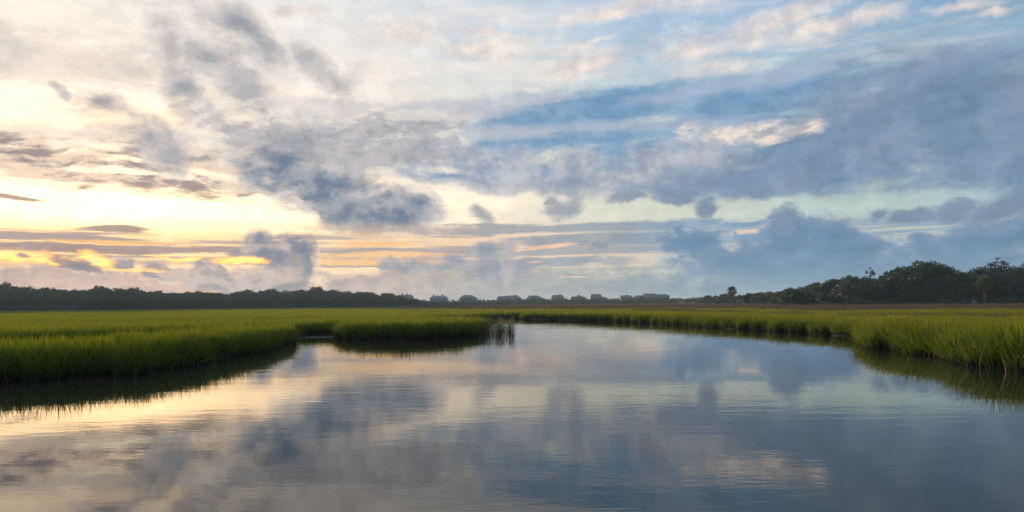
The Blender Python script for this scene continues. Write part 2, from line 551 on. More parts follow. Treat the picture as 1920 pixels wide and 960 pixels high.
def finish(m, N, surface, displacement=None):
    out = N.new('ShaderNodeOutputMaterial')
    N.t.links.new(surface, out.inputs['Surface'])
    return m


def principled(N, color, rough=0.7, spec=0.3, normal=None, ior=None):
    p = N.new('ShaderNodeBsdfPrincipled')
    N.put(p.inputs['Base Color'], color if isinstance(color, bpy.types.NodeSocket) else (*color, 1))
    N.put(p.inputs['Roughness'], rough)
    N.put(p.inputs['Specular IOR Level'], spec)
    if ior: p.inputs['IOR'].default_value = ior
    if normal: N.put(p.inputs['Normal'], normal)
    return p.outputs[0]


def plain_mat(name, c0, c1, scale, rough=0.75, spec=0.25, bump=0.0):
    """two tones broken up by noise"""
    m, N = new_mat(name)
    t = N.new('ShaderNodeTexCoord')
    n = N.noise(t.outputs['Object'], scale, 5, 0.6, dims='3D')
    c = N.mix(N.step(n.outputs[0], 0.35, 0.65), c0, c1)
    nor = None
    if bump:
        b = N.new('ShaderNodeBump')
        b.inputs['Strength'].default_value = bump
        b.inputs['Distance'].default_value = 0.05
        N.put(b.inputs['Height'], n.outputs[0])
        nor = b.outputs[0]
    return finish(m, N, principled(N, c, rough, spec, nor))


def leaf_mat(name, dark, light, trans=0.25, spread=0.5):
    """foliage: tone varies leaf by leaf and tree by tree"""
    m, N = new_mat(name)
    oi = N.new('ShaderNodeObjectInfo')
    at = N.new('ShaderNodeAttribute', attribute_name='leaf')
    v = N.math('ADD', N.math('MULTIPLY', at.outputs['Fac'], 1.0 - spread), N.math('MULTIPLY', oi.outputs['Random'], spread))
    c = N.mix(v, dark, light)
    d = principled(N, c, 0.55, 0.3)
    tr = N.new('ShaderNodeBsdfTranslucent')
    N.put(tr.inputs['Color'], c)
    mx = N.new('ShaderNodeMixShader')
    mx.inputs[0].default_value = trans
    N.t.links.new(d, mx.inputs[1])
    N.t.links.new(tr.outputs[0], mx.inputs[2])
    return finish(m, N, mx.outputs[0])


def grass_mat(name, stem, mid, tip, alt_mid, alt_tip, trans=0.45):
    """blades: brownish foot darkened for the shade inside the stand, green, yellower at the tip; hue drifts over the marsh"""
    m, N = new_mat(name)
    at = N.new('ShaderNodeAttribute', attribute_name='t')
    ti = N.new('ShaderNodeAttribute', attribute_type='INSTANCER', attribute_name='tint')
    lf = N.new('ShaderNodeAttribute', attribute_name='blade')
    k = N.math('ADD', N.math('MULTIPLY', ti.outputs['Fac'], 0.7), N.math('MULTIPLY', lf.outputs['Fac'], 0.4), clamp=True)
    mids = N.mix(k, mid, alt_mid)
    tips = N.mix(k, tip, alt_tip)
    c = N.mix(N.step(at.outputs['Fac'], 0.55, 1.05), N.mix(N.step(at.outputs['Fac'], 0.1, 0.6), stem, mids), tips)  # dark reaches far up the blade: shade of the bank faces put into colour
    c = N.vmath('SCALE', c, None, N.math('MULTIPLY_ADD', lf.outputs['Fac'], 1.1, 0.42))
    c = N.mix(N.step(lf.outputs['Fac'], 0.89, 0.91), c, (0.22, 0.18, 0.075))
    d = principled(N, c, 0.6, 0.1)
    tr = N.new('ShaderNodeBsdfTranslucent')
    N.put(tr.inputs['Color'], c)
    mx = N.new('ShaderNodeMixShader')
    mx.inputs[0].default_value = trans
    N.t.links.new(d, mx.inputs[1])
    N.t.links.new(tr.outputs[0], mx.inputs[2])
    return finish(m, N, mx.outputs[0])


# ----------------------------------------------------------------------------
# the lie of the land: pool, creeks, marsh, upland
# ----------------------------------------------------------------------------
POOL = [xy_at(p, d) for p, d in [
    (-1400, 15.5), (-500, 17.2), (-200, 18.2), (0, 19.0), (120, 19.3), (220, 20.2), (300, 21.8), (370, 24.4), (430, 27.4), (480, 30.6), (515, 34.0), (545, 38.5),
    (535, 43), (500, 42), (450, 39.8), (412, 37.4), (420, 41), (500, 45.0), (560, 47.5), (620, 48.5), (650, 47.5), (640, 44), (650, 41), (690, 39.6), (740, 39.0), (800, 39.6), (850, 41), (885, 44), (900, 47), (903, 51),
    (890, 55), (850, 58), (800, 61), (740, 64), (745, 70), (830, 75), (890, 80), (930, 86), (965, 89), (1000, 87), (1050, 82), (1100, 78), (1150, 73), (1200, 67.5), (1250, 62), (1300, 57),
    (1350, 52.6), (1400, 49.5), (1450, 46), (1500, 43.5), (1560, 40.5), (1612, 38), (1626, 33), (1640, 29), (1700, 26.4), (1760, 24.4), (1800, 22.8), (1835, 21.0), (1890, 19.6), (2000, 18.2), (2300, 17), (3600, 14)]] + [(60, -60), (-60, -60)]
CREEKS = [
    [xy_at(p, d) for p, d in [(-1500, 21), (-400, 22.6), (-50, 23.6), (100, 24.4), (200, 26.2), (300, 29.2), (370, 33), (412, 36.4), (420, 41), (370, 40), (300, 38.5), (200, 35.8), (100, 33.8), (0, 32.8), (-400, 31), (-1500, 29)]],
    [xy_at(p, d) for p, d in [(1722, 31.5), (1745, 29.2), (1800, 26.8), (1900, 23.6), (2300, 21.4), (3000, 20), (3000, 26), (2300, 27), (1900, 28.4), (1800, 30), (1745, 32)]],
    [xy_at(p, d) for p, d in [(60, 58), (250, 57), (430, 60), (560, 66), (700, 72), (750, 68), (750, 70), (700, 76), (550, 70.5), (420, 64), (250, 61.5), (60, 61.5)]],
    [xy_at(p, d) for p, d in [(-600, 86), (0, 88), (250, 96), (420, 110), (520, 124), (410, 114), (240, 100), (0, 92), (-600, 90)]],
    [xy_at(p, d) for p, d in [(965, 88), (1050, 98), (1100, 110), (1240, 122), (1245, 127), (1090, 116), (1030, 102), (950, 93), (900, 100), (780, 114), (700, 118), (770, 108), (890, 95), (930, 85)]],
]


def poly_distance(px, py, poly):
    """distance to the polygon's edge, positive inside"""
    inside = np.zeros(px.shape, dtype=bool)
    best = np.full(px.shape, 1e18)
    n = len(poly)
    for i in range(n):
        x0, y0 = poly[i]
        x1, y1 = poly[(i + 1) % n]
        ex, ey = x1 - x0, y1 - y0
        L = ex * ex + ey * ey + 1e-12
        t = np.clip(((px - x0) * ex + (py - y0) * ey) / L, 0, 1)
        best = np.minimum(best, (px - x0 - t * ex) ** 2 + (py - y0 - t * ey) ** 2)
        cond = (y0 > py) != (y1 > py)
        xs = x0 + (py - y0) * ex / (ey if abs(ey) > 1e-12 else 1e-12)
        inside ^= cond & (px < xs)
    d = np.sqrt(best)
    return np.where(inside, d, -d)


def wobble(x, y):
    """uneven shoreline, in metres"""
    return (0.22 * np.sin(1.9 * x + 0.7 * y) * np.sin(1.3 * y - 0.5 * x + 1.0) + 0.13 * np.sin(4.3 * x - 2.1 * y + 2.0) + 0.10 * np.sin(3.1 * y + 5.3 * x))


def inland(x, y):
    """metres from open water, positive on the marsh"""
    x = np.asarray(x, dtype=float); y = np.asarray(y, dtype=float)
    water = poly_distance(x, y, POOL)
    for c in CREEKS:
        water = np.maximum(water, poly_distance(x, y, c))
    return -water + wobble(x, y)


TREE_D = ([-1500, -300, 0, 400, 740, 900, 1250, 1300, 1400, 1480, 1560, 1740, 1920, 2200, 3500],
          [300, 310, 325, 365, 480, 640, 620, 430, 330, 235, 212, 206, 200, 190, 180])


def smooth01(v):
    v = np.clip(v, 0, 1)
    return v * v * (3 - 2 * v)


def ground_z(x, y):
    x = np.asarray(x, dtype=float); y = np.asarray(y, dtype=float)
    s = inland(x, y)
    z = np.interp(s, [-2.5, -0.6, 0.0, 0.5, 3.0], [-0.7, -0.22, -0.01, 0.06, 0.09])
    px = CX + F * x / np.maximum(y, 1.0)
    d = np.where(y > 1, y, 1.0)
    edge = np.interp(px, *TREE_D)
    z = z + 1.3 * smooth01((d - edge + 18) / 40.0) * (y > 60)
    return z


def build_ground():
    a1 = np.radians(np.concatenate([np.arange(-180, -50, 5.0), np.arange(-50, 50, 0.22), np.arange(50, 180, 5.0)]))
    r = np.concatenate([[0.2], np.geomspace(4, 120, 300), np.geomspace(124, 900, 90), np.geomspace(1000, 9000, 14)])
    A, Rr = np.meshgrid(a1, r)
    X, Y = Rr * np.sin(A), Rr * np.cos(A)
    Z = ground_z(X, Y)
    nr, na = X.shape
    verts = np.stack([X.ravel(), Y.ravel(), Z.ravel()], 1)
    i = np.arange(nr - 1)[:, None] * na
    j = np.arange(na)[None, :]
    j2 = (j + 1) % na
    faces = np.stack([(i + j), (i + j2), (i + na + j2), (i + na + j)], -1).reshape(-1, 4)[:, ::-1]
    m, N = new_mat('marsh_mud')
    g = N.new('ShaderNodeNewGeometry')
    n1 = N.noise(g.outputs['Position'], 0.6, 6, 0.6, dims='3D')
    n2 = N.noise(g.outputs['Position'], 9.0, 5, 0.6, dims='3D', offset=(4, 4))
    c = N.mix(N.step(n1.outputs[0], 0.35, 0.65), (0.030, 0.024, 0.016), (0.060, 0.050, 0.036))
    c = N.mix(N.step(n2.outputs[0], 0.5, 0.7, 0, .5), c, (0.075, 0.062, 0.042))
    bp = N.new('ShaderNodeBump')
    bp.inputs['Strength'].default_value = 0.6
    bp.inputs['Distance'].default_value = 0.03
    N.put(bp.inputs['Height'], n2.outputs[0])
    finish(m, N, principled(N, c, 0.6, 0.4, bp.outputs[0]))
    me = bpy.data.meshes.new('ground')
    me.from_pydata(verts.tolist(), [], faces.tolist())
    me.materials.append(m)
    me.polygons.foreach_set('use_smooth', np.ones(len(me.polygons), dtype=bool))
    o = link('ground', me)
    tag(o, 'dark mud of the tidal marsh under the grass', 'mud', kind='structure')


build_ground()


def build_water():
    m, N = new_mat('tidal_water')
    g = N.new('ShaderNodeNewGeometry')
    pos = g.outputs['Position']
    calm = N.noise(pos, 0.09, 3, 0.5, (0.55, 1.3), dims='3D')
    amount = N.step(calm.outputs[0], 0.40, 0.62, 0.3, 1.7)
    w1 = N.noise(pos, 2.1, 3, 0.5, (0.55, 1.5), dims='3D')
    w2 = N.noise(pos, 7.0, 3, 0.5, (0.6, 1.4), (3, 5), dims='3D')
    w3 = N.noise(pos, 0.55, 2, 0.5, (0.5, 1.6), (8, 1), dims='3D')
    h = N.math('ADD', N.math('MULTIPLY', w1.outputs[0], 0.0017), N.math('MULTIPLY', w2.outputs[0], 0.0007))
    h = N.math('ADD', h, N.math('MULTIPLY', w3.outputs[0], 0.0024))
    h = N.math('MULTIPLY', h, amount)
    bp = N.new('ShaderNodeBump')
    bp.inputs['Strength'].default_value = 1.0
    bp.inputs['Distance'].default_value = 1.0
    N.put(bp.inputs['Height'], h)
    s = principled(N, (0.036, 0.030, 0.020), 0.006, 0.5, bp.outputs[0], 1.36)
    finish(m, N, s)
    rs = np.concatenate([[0.0], np.geomspace(3, 420, 40)])
    aa = np.radians(np.arange(0, 360, 3.0))
    verts, faces = [(0, 0, 0)], []
    for r in rs[1:]:
        verts += [(r * math.sin(a), r * math.cos(a), 0.0) for a in aa]
    na = len(aa)
    faces += [(0, 1 + (k + 1) % na, 1 + k) for k in range(na)]
    for i in range(len(rs) - 2):
        b = 1 + i * na
        faces += [(b + k, b + (k + 1) % na, b + na + (k + 1) % na, b + na + k) for k in range(na)]
    me = mesh_from('water', verts, faces, [m], True)
    o = link('water', me)
    tag(o, 'calm tidal pool mirroring the clouds', 'water', kind='structure')


build_water()

# ----------------------------------------------------------------------------
# marsh grass
# ----------------------------------------------------------------------------
rng = np.random.default_rng(7)


def tuft_mesh(name, seed, n, radius, h0, h1, w0, segs, lean, bend, mat, heads=0):
    r = np.random.default_rng(seed)
    V, Fc, T, B = [], [], [], []
    for b in range(n):
        a = r.uniform(0, 2 * math.pi); q = radius * math.sqrt(r.uniform())
        x, y = q * math.cos(a), q * math.sin(a)
        h = r.uniform(h0, h1)
        la = r.uniform(0, 2 * math.pi); ln = abs(r.normal(0, lean)); bd = abs(r.normal(0, bend))
        fa = r.uniform(0, math.pi); fx, fy = math.cos(fa), math.sin(fa)
        w = w0 * r.uniform(0.7, 1.3)
        sh = r.uniform()
        base = len(V)
        droop = r.uniform() < 0.25
        for s in range(segs + 1):
            t = s / segs
            off = h * (ln * t + bd * t * t * (1.6 if droop else 1.0))
            z = h * (t - (0.35 * bd * t ** 3 if droop else 0.10 * bd * t * t))
            cx, cy = x + off * math.cos(la), y + off * math.sin(la)
            ww = w * (1.0 - 0.75 * t ** 1.6)
            if s == segs:
                V.append((cx, cy, z)); T.append(t); B.append(sh)
            else:
                V.append((cx - fx * ww, cy - fy * ww, z)); V.append((cx + fx * ww, cy + fy * ww, z))
                T += [t, t]; B += [sh, sh]
        for s in range(segs - 1):
            q0 = base + 2 * s
            Fc.append((q0, q0 + 1, q0 + 3, q0 + 2))
        q0 = base + 2 * (segs - 1)
        Fc.append((q0, q0 + 1, q0 + 2))
    me = bpy.data.meshes.new(name)
    me.from_pydata(V, [], Fc)
    me.materials.append(mat)
    for nm, dat in (('t', T), ('blade', B)):
        at = me.attributes.new(nm, 'FLOAT', 'POINT')
        at.data.foreach_set('value', np.asarray(dat, dtype=np.float32))
    me.polygons.foreach_set('use_smooth', np.ones(len(me.polygons), dtype=bool))
    return me


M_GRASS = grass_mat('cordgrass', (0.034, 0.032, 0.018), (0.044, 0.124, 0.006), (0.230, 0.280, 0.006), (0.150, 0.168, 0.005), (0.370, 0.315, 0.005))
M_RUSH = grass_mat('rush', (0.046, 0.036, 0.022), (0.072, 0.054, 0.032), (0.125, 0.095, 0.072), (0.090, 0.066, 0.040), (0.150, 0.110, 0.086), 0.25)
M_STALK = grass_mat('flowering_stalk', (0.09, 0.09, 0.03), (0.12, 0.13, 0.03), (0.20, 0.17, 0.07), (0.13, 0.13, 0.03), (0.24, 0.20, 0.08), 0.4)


def tuft_collection(name, specs):
    c = bpy.data.collections.new(name)
    for k, sp in enumerate(specs):
        o = bpy.data.objects.new('%s_%02d' % (name, k), tuft_mesh('%s_%02d' % (name, k), **sp))
        c.objects.link(o)
    return c


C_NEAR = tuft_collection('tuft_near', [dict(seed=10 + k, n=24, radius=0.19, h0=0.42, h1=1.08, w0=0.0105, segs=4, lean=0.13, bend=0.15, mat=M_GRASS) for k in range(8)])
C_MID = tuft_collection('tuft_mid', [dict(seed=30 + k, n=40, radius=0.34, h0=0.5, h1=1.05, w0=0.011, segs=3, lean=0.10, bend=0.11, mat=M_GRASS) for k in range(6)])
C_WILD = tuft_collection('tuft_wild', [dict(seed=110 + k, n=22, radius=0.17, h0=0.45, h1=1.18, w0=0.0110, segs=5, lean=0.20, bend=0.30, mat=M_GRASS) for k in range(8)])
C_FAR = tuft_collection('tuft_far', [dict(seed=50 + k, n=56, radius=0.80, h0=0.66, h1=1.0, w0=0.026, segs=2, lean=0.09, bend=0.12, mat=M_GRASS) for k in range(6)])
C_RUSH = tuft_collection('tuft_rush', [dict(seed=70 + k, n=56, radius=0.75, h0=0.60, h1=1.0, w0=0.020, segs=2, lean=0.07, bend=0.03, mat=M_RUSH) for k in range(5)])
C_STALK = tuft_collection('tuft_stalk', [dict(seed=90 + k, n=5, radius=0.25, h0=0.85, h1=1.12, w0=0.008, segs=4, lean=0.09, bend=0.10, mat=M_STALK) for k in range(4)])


def scatter_group(coll):
    ng = bpy.data.node_groups.new('scatter_' + coll.name, 'GeometryNodeTree')
    ng.interface.new_socket('Geometry', in_out='INPUT', socket_type='NodeSocketGeometry')
    ng.interface.new_socket('Geometry', in_out='OUTPUT', socket_type='NodeSocketGeometry')
    gi = ng.nodes.new('NodeGroupInput'); go = ng.nodes.new('NodeGroupOutput')
    iop = ng.nodes.new('GeometryNodeInstanceOnPoints')
    ci = ng.nodes.new('GeometryNodeCollectionInfo')
    ci.inputs['Collection'].default_value = coll
    ci.inputs['Separate Children'].default_value = True
    ci.inputs['Reset Children'].default_value = True
    iop.inputs['Pick Instance'].default_value = True

    def attr(name, typ):
        n = ng.nodes.new('GeometryNodeInputNamedAttribute')
        n.data_type = typ
        n.inputs['Name'].default_value = name
        return n.outputs['Attribute']
    ng.links.new(gi.outputs[0], iop.inputs['Points'])
    ng.links.new(ci.outputs[0], iop.inputs['Instance'])
    ng.links.new(attr('var', 'INT'), iop.inputs['Instance Index'])
    ng.links.new(attr('rot', 'FLOAT_VECTOR'), iop.inputs['Rotation'])
    ng.links.new(attr('scl', 'FLOAT_VECTOR'), iop.inputs['Scale'])
    ng.links.new(iop.outputs[0], go.inputs[0])
    return ng


GROUPS = {}


def scatter(name, label, cat, coll, x, y, z, height, width, tint, lean_dir=None, lean=None, parent=None):
    """one object of countless tufts, one tuft per point"""
    n = len(x)
    me = bpy.data.meshes.new(name)
    me.vertices.add(n)
    me.vertices.foreach_set('co', np.stack([x, y, z], 1).astype(np.float32).ravel())
    k = len(coll.objects)
    rz = rng.uniform(0, 2 * math.pi, n)
    if lean is None:
        la = rng.uniform(0, 2 * math.pi, n); lt = np.abs(rng.normal(0, 0.05, n))
    else:
        la = lean_dir; lt = lean
    # tilt towards la by lt after spinning by rz
    ax, ay = -np.sin(la), np.cos(la)
    c, s = np.cos(lt), np.sin(lt)
    C1 = 1 - c
    R = np.zeros((n, 3, 3))
    R[:, 0, 0] = c + ax * ax * C1; R[:, 0, 1] = ax * ay * C1; R[:, 0, 2] = ay * s
    R[:, 1, 0] = ax * ay * C1; R[:, 1, 1] = c + ay * ay * C1; R[:, 1, 2] = -ax * s
    R[:, 2, 0] = -ay * s; R[:, 2, 1] = ax * s; R[:, 2, 2] = c
    Z = np.zeros((n, 3, 3))
    Z[:, 0, 0] = np.cos(rz); Z[:, 0, 1] = -np.sin(rz); Z[:, 1, 0] = np.sin(rz); Z[:, 1, 1] = np.cos(rz); Z[:, 2, 2] = 1
    R = R @ Z
    e = np.stack([np.arctan2(R[:, 2, 1], R[:, 2, 2]), -np.arcsin(np.clip(R[:, 2, 0], -1, 1)), np.arctan2(R[:, 1, 0], R[:, 0, 0])], 1)
    for nm, typ, dat, key in (('var', 'INT', rng.integers(0, k, n).astype(np.int32), 'value'), ('rot', 'FLOAT_VECTOR', e.astype(np.float32), 'vector'),
                              ('scl', 'FLOAT_VECTOR', np.stack([width, width, height], 1).astype(np.float32), 'vector'), ('tint', 'FLOAT', tint.astype(np.float32), 'value')):
        at = me.attributes.new(nm, typ, 'POINT')
        at.data.foreach_set(key, dat.ravel())
    o = link(name, me, parent)
    if coll.name not in GROUPS:
        GROUPS[coll.name] = scatter_group(coll)
    md = o.modifiers.new('scatter', 'NODES')
    md.node_group = GROUPS[coll.name]
    tag(o, label, cat, kind='stuff')
    return o


def lowfreq(x, y, s, p=0.0):
    return (np.sin(x / s + p) * np.cos(y / (s * 1.3) - p * 1.7) + 0.6 * np.sin((x + y) / (s * 0.57) + 2.1 * p) * np.cos((x - 0.6 * y) / (s * 0.71) + p)) / 1.6


def grid_points(d0, d1, cell_fn, half=0.86):
    """jittered points over the sector ahead of the camera, thinning with distance"""
    xs, ys = [], []
    d = d0
    while d < d1:
        c = cell_fn(d)
        w = half * d + 6.0
        n = int(2 * w / c)
        xs.append((np.arange(n) + rng.uniform(0, 1, n)) * c - w)
        ys.append(d + rng.uniform(0, 1, n) * c)
        d += c
    return np.concatenate(xs), np.concatenate(ys)


def column(x, y):
    return CX + F * x / np.maximum(y, 0.5)


def grass_height(x, y):
    px = column(x, y)
    h = np.interp(px, [-500, 300, 800, 1100, 1350, 1550, 2400], [0.90, 0.90, 0.93, 0.88, 0.83, 0.78, 0.86])
    # shorter meadow behind the left inlet
    h = h - 0.08 * smooth01((px - 430) / 60) * smooth01((660 - px) / 40) * smooth01((y - 36) / 4) * smooth01((70 - y) / 15)
    return h * (1 + 0.07 * lowfreq(x, y, 3.1) + 0.05 * lowfreq(x, y, 0.9, 1.3))


def rush_zone(x, y):
    """how far a point belongs to the brown rush flats (0..1)"""
    px = column(x, y)
    far_edge = np.interp(px, [-500, 500, 760, 900, 1250, 1480, 1560, 1700, 1920, 2500], [400, 330, 170, 150, 135, 110, 86, 78, 70, 66])
    z = smooth01((y - far_edge + 10 * lowfreq(x, y, 9.0)) / 10.0)
    for cx_, d_, rx, rd in [(1345, 84, 66, 9.0), (1480, 70, 34, 5), (1630, 57, 42, 5), (1740, 56, 62, 5), (1895, 50, 70, 8), (1245, 104, 60, 9), (2010, 46, 90, 8), (1540, 92, 60, 6)]:
        x0, y0 = xy_at(cx_, d_)
        r = np.hypot((x - x0) / (rx * d_ / F), (y - y0) / rd)
        z = np.maximum(z, smooth01((1.25 - r + 0.35 * lowfreq(x, y, 1.6)) / 0.5))
    return z


def tree_edge(px):
    return np.interp(px, *TREE_D)


def plant(d0, d1, cell_fn, keep=None):
    x, y = grid_points(d0, d1, cell_fn)
    s = inland(x, y)
    ok = s > 0.05
    ok &= y < tree_edge(column(x, y)) + 6
    if keep is not None: ok &= keep(x, y)
    x, y, s = x[ok], y[ok], s[ok]
    z = ground_z(x, y) - 0.02
    return x, y, z, s


def shore_lean(x, y, s):
    e = 0.15
    gx = (inland(x + e, y) - inland(x - e, y)); gy = (inland(x, y + e) - inland(x, y - e))
    la = np.arctan2(-gy, -gx)
    near = np.exp(-np.maximum(s, 0) / 0.35)
    rnd = rng.uniform(0, 2 * math.pi, len(x))
    lt = np.abs(rng.normal(0, 0.06, len(x))) + near * np.abs(rng.normal(0.12, 0.18, len(x)))
    return np.where(near > 0.25, la + rng.normal(0, 0.5, len(x)), rnd), np.minimum(lt, 0.6)


def green_tint(x, y, s):
    px = column(x, y)
    t = np.interp(px, [0, 700, 1000, 1300, 1900], [0.30, 0.34, 0.46, 0.60, 0.62])
    t = t - 0.16 * smooth01((48 - y) / 28.0)
    t = t + 0.30 * lowfreq(x, y, 7.0, 0.6) + 0.12 * lowfreq(x, y, 1.7, 2.2) + rng.normal(0, 0.18, len(x))
    t = t - 0.35 * np.exp(-np.maximum(s, 0) / 0.8)
    return np.clip(t, 0, 1)


def sow(name, label, cat, coll, d0, d1, cell_fn, keep, width_fn, hs=1.0):
    x, y, z, s = plant(d0, d1, cell_fn, keep)
    if coll is not C_RUSH:
        ok = rush_zone(x, y) < rng.uniform(0.3, 0.7, len(x))
    else:
        ok = rush_zone(x, y) > rng.uniform(0.3, 0.7, len(x))
    x, y, z, s = x[ok], y[ok], z[ok], s[ok]
    la, lt = shore_lean(x, y, s)
    clump = lowfreq(x, y, 0.42, 0.4) + 0.7 * lowfreq(x, y, 0.21, 1.9)
    h = grass_height(x, y) * hs * rng.uniform(0.82, 1.10, len(x)) * (1 + 0.17 * clump * np.exp(-np.maximum(s, 0) / 3.0)) * (1.07 - 0.07 * smooth01(s / 0.8))
    if coll in (C_NEAR, C_WILD, C_MID):
        h = h * np.where(rng.uniform(0, 1, len(x)) < 0.07, 1.17, 1.0)
    return scatter(name, label, cat, coll, x, y, z, h, width_fn(y), green_tint(x, y, s), la, lt)


def in_bank(x, y):          # the bank on the left in front of the side creek
    px = column(x, y)
    lim = np.interp(px, [-1500, -400, 0, 100, 200, 300, 400, 470, 545, 560], [25, 26.5, 28, 28.8, 30.5, 33.5, 38, 41.5, 44, 44])
    return (px < 560) & (y < lim)


def in_spit(x, y):          # the tongue of grass in the middle of the pool
    px = column(x, y)
    return (px > 610) & (px < 935) & (y < 66) & (y > 36)


def in_right(x, y):         # the ragged clump on the right, in front of its creek
    px = column(x, y)
    return (px > 1600) & (y < np.interp(px, [1600, 1635, 1722, 1745, 1800, 1900, 2300, 3000], [36, 36, 32, 30.5, 28.4, 26, 24, 23]))


def rest(x, y):
    return ~(in_bank(x, y) | in_spit(x, y) | in_right(x, y))


sow('cordgrass', 'tall green cordgrass bank in front of the narrow side creek, below the sun', 'grass', C_NEAR, 14, 45, lambda d: 0.155, in_bank, lambda y: np.full(len(y), 1.0))
sow('cordgrass', 'tongue of cordgrass jutting into the pool, sparse flowering stalks at its tip', 'grass', C_NEAR, 37, 66, lambda d: 0.19, in_spit, lambda y: np.full(len(y), 1.2))
sow('cordgrass', 'ragged bright green cordgrass clump at the water, in front of the palm and dome oak', 'grass', C_WILD, 14, 37, lambda d: 0.165, in_right, lambda y: np.full(len(y), 1.05), 1.2)
sow('cordgrass', 'wide meadow of yellow-green cordgrass reaching back from the pool to the trees', 'grass', C_MID, 18, 80, lambda d: 0.25 if d < 45 else 0.34, rest, lambda y: 0.85 + 0.3 * smooth01((y - 20) / 40))
sow('cordgrass', 'far hazy yellow-green cordgrass meadow in front of the houses and tree lines', 'grass', C_FAR, 80, 420, lambda d: 0.9 * (d / 90.0), rest, lambda y: 0.95 * y / 90.0)
sow('rush', 'brown and mauve rush flats between the green meadow and the trees', 'rushes', C_RUSH, 40, 640, lambda d: 0.62 * max(1.0, d / 75.0), None, lambda y: 0.85 * np.maximum(1.0, y / 75.0), 1.12)

# shaggy blades hanging out over the water along the near banks
x, y = grid_points(14, 56, lambda d: 0.17 if d < 34 else 0.24)
s = inland(x, y)
ok = (s > -0.12) & (s < 0.40) & (rng.uniform(0, 1, len(x)) < 0.35 + 0.6 * (lowfreq(x, y, 0.8, 2.0) > 0.1))
x, y, s = x[ok], y[ok], s[ok]
e_ = 0.15
la = np.arctan2(-(inland(x, y + e_) - inland(x, y - e_)), -(inland(x + e_, y) - inland(x - e_, y))) + rng.normal(0, 0.6, len(x))
scatter('cordgrass', 'shaggy green blades leaning out over the water along the near grass banks', 'grass', C_WILD, x, y, np.maximum(ground_z(x, y) - 0.03, -0.08), grass_height(x, y) * rng.uniform(0.75, 1.12, len(x)), np.full(len(x), 0.9), np.clip(green_tint(x, y, s) + 0.15, 0, 1), la, np.clip(rng.normal(0.30, 0.16, len(x)), 0, 0.75))

# sparse flowering stalks standing in the water at the tip of the tongue, and along the banks
x0 = rng.uniform(895, 962, 130); d0 = rng.uniform(43, 52, 130)
xs, ys = xy_at(0, 1)[0] * 0 + (x0 - CX) / F * d0, d0
scatter('cordgrass_stalk', 'sparse pale-headed stalks standing in the water off the grass tongue', 'grass', C_STALK, xs, ys, np.full(130, -0.05), rng.uniform(0.85, 1.2, 130), np.full(130, 0.9), rng.uniform(0, 1, 130))
x, y, z, s = plant(14, 60, lambda d: 0.75 if d < 30 else 1.0, lambda x, y: (lowfreq(x, y, 4.0, 3.0) > -0.1))
scatter('cordgrass_stalk', 'scattered straw-headed stalks rising just above the green marsh grass', 'grass', C_STALK, x, y, z, grass_height(x, y) * rng.uniform(0.85, 1.1, len(x)), np.full(len(x), 0.9), rng.uniform(0, 1, len(x)))
#GRASS_END
# ----------------------------------------------------------------------------
# trees
# ----------------------------------------------------------------------------
def add_leaf_attr(me, values):
    at = me.attributes.new('leaf', 'FLOAT', 'FACE')
    at.data.foreach_set('value', np.asarray(values, dtype=np.float32))


def leaf_cloud(name, clumps, per_m2, size, mat, seed, flat=0.75):
    """many small leaf sprays spread through rounded clumps"""
    r = np.random.default_rng(seed)
    P, Nn, S, Tn = [], [], [], []
    for (c, rad, tone_) in clumps:
        n = max(12, int(per_m2 * rad * rad))
        d = r.normal(size=(n, 3)); d /= np.linalg.norm(d, axis=1)[:, None]
        q = r.uniform(0.25, 1.0, n) ** 0.45
        jag = 1 + 0.22 * np.sin(d[:, 0] * 7 + seed) * np.sin(d[:, 1] * 6 + d[:, 2] * 5)
        P.append(np.asarray(c) + d * (q * jag * rad)[:, None] * np.array([1, 1, flat]))
        nn = d + r.normal(0, 0.75, (n, 3)) + np.array([0, 0, 0.35])
        Nn.append(nn / np.linalg.norm(nn, axis=1)[:, None])
        S.append(size * r.uniform(0.6, 1.35, n))
        Tn.append(np.clip(tone_ + r.normal(0, 0.22, n), 0, 1))
    P = np.concatenate(P); Nn = np.concatenate(Nn); S = np.concatenate(S); Tn = np.concatenate(Tn)
    n = len(P)
    a = np.cross(Nn, r.normal(size=(n, 3))); a /= np.linalg.norm(a, axis=1)[:, None] + 1e-9
    b = np.cross(Nn, a)
    asp = r.uniform(0.35, 0.75, n)
    v = np.empty((n, 4, 3))
    v[:, 0] = P - a * S[:, None]
    v[:, 1] = P - b * (S * asp)[:, None] + a * (S * 0.2)[:, None]
    v[:, 2] = P + a * S[:, None]
    v[:, 3] = P + b * (S * asp)[:, None] - a * (S * 0.15)[:, None]
    me = bpy.data.meshes.new(name)
    me.from_pydata(v.reshape(-1, 3).tolist(), [], np.arange(4 * n).reshape(n, 4).tolist())
    me.materials.append(mat)
    add_leaf_attr(me, Tn)
    return me


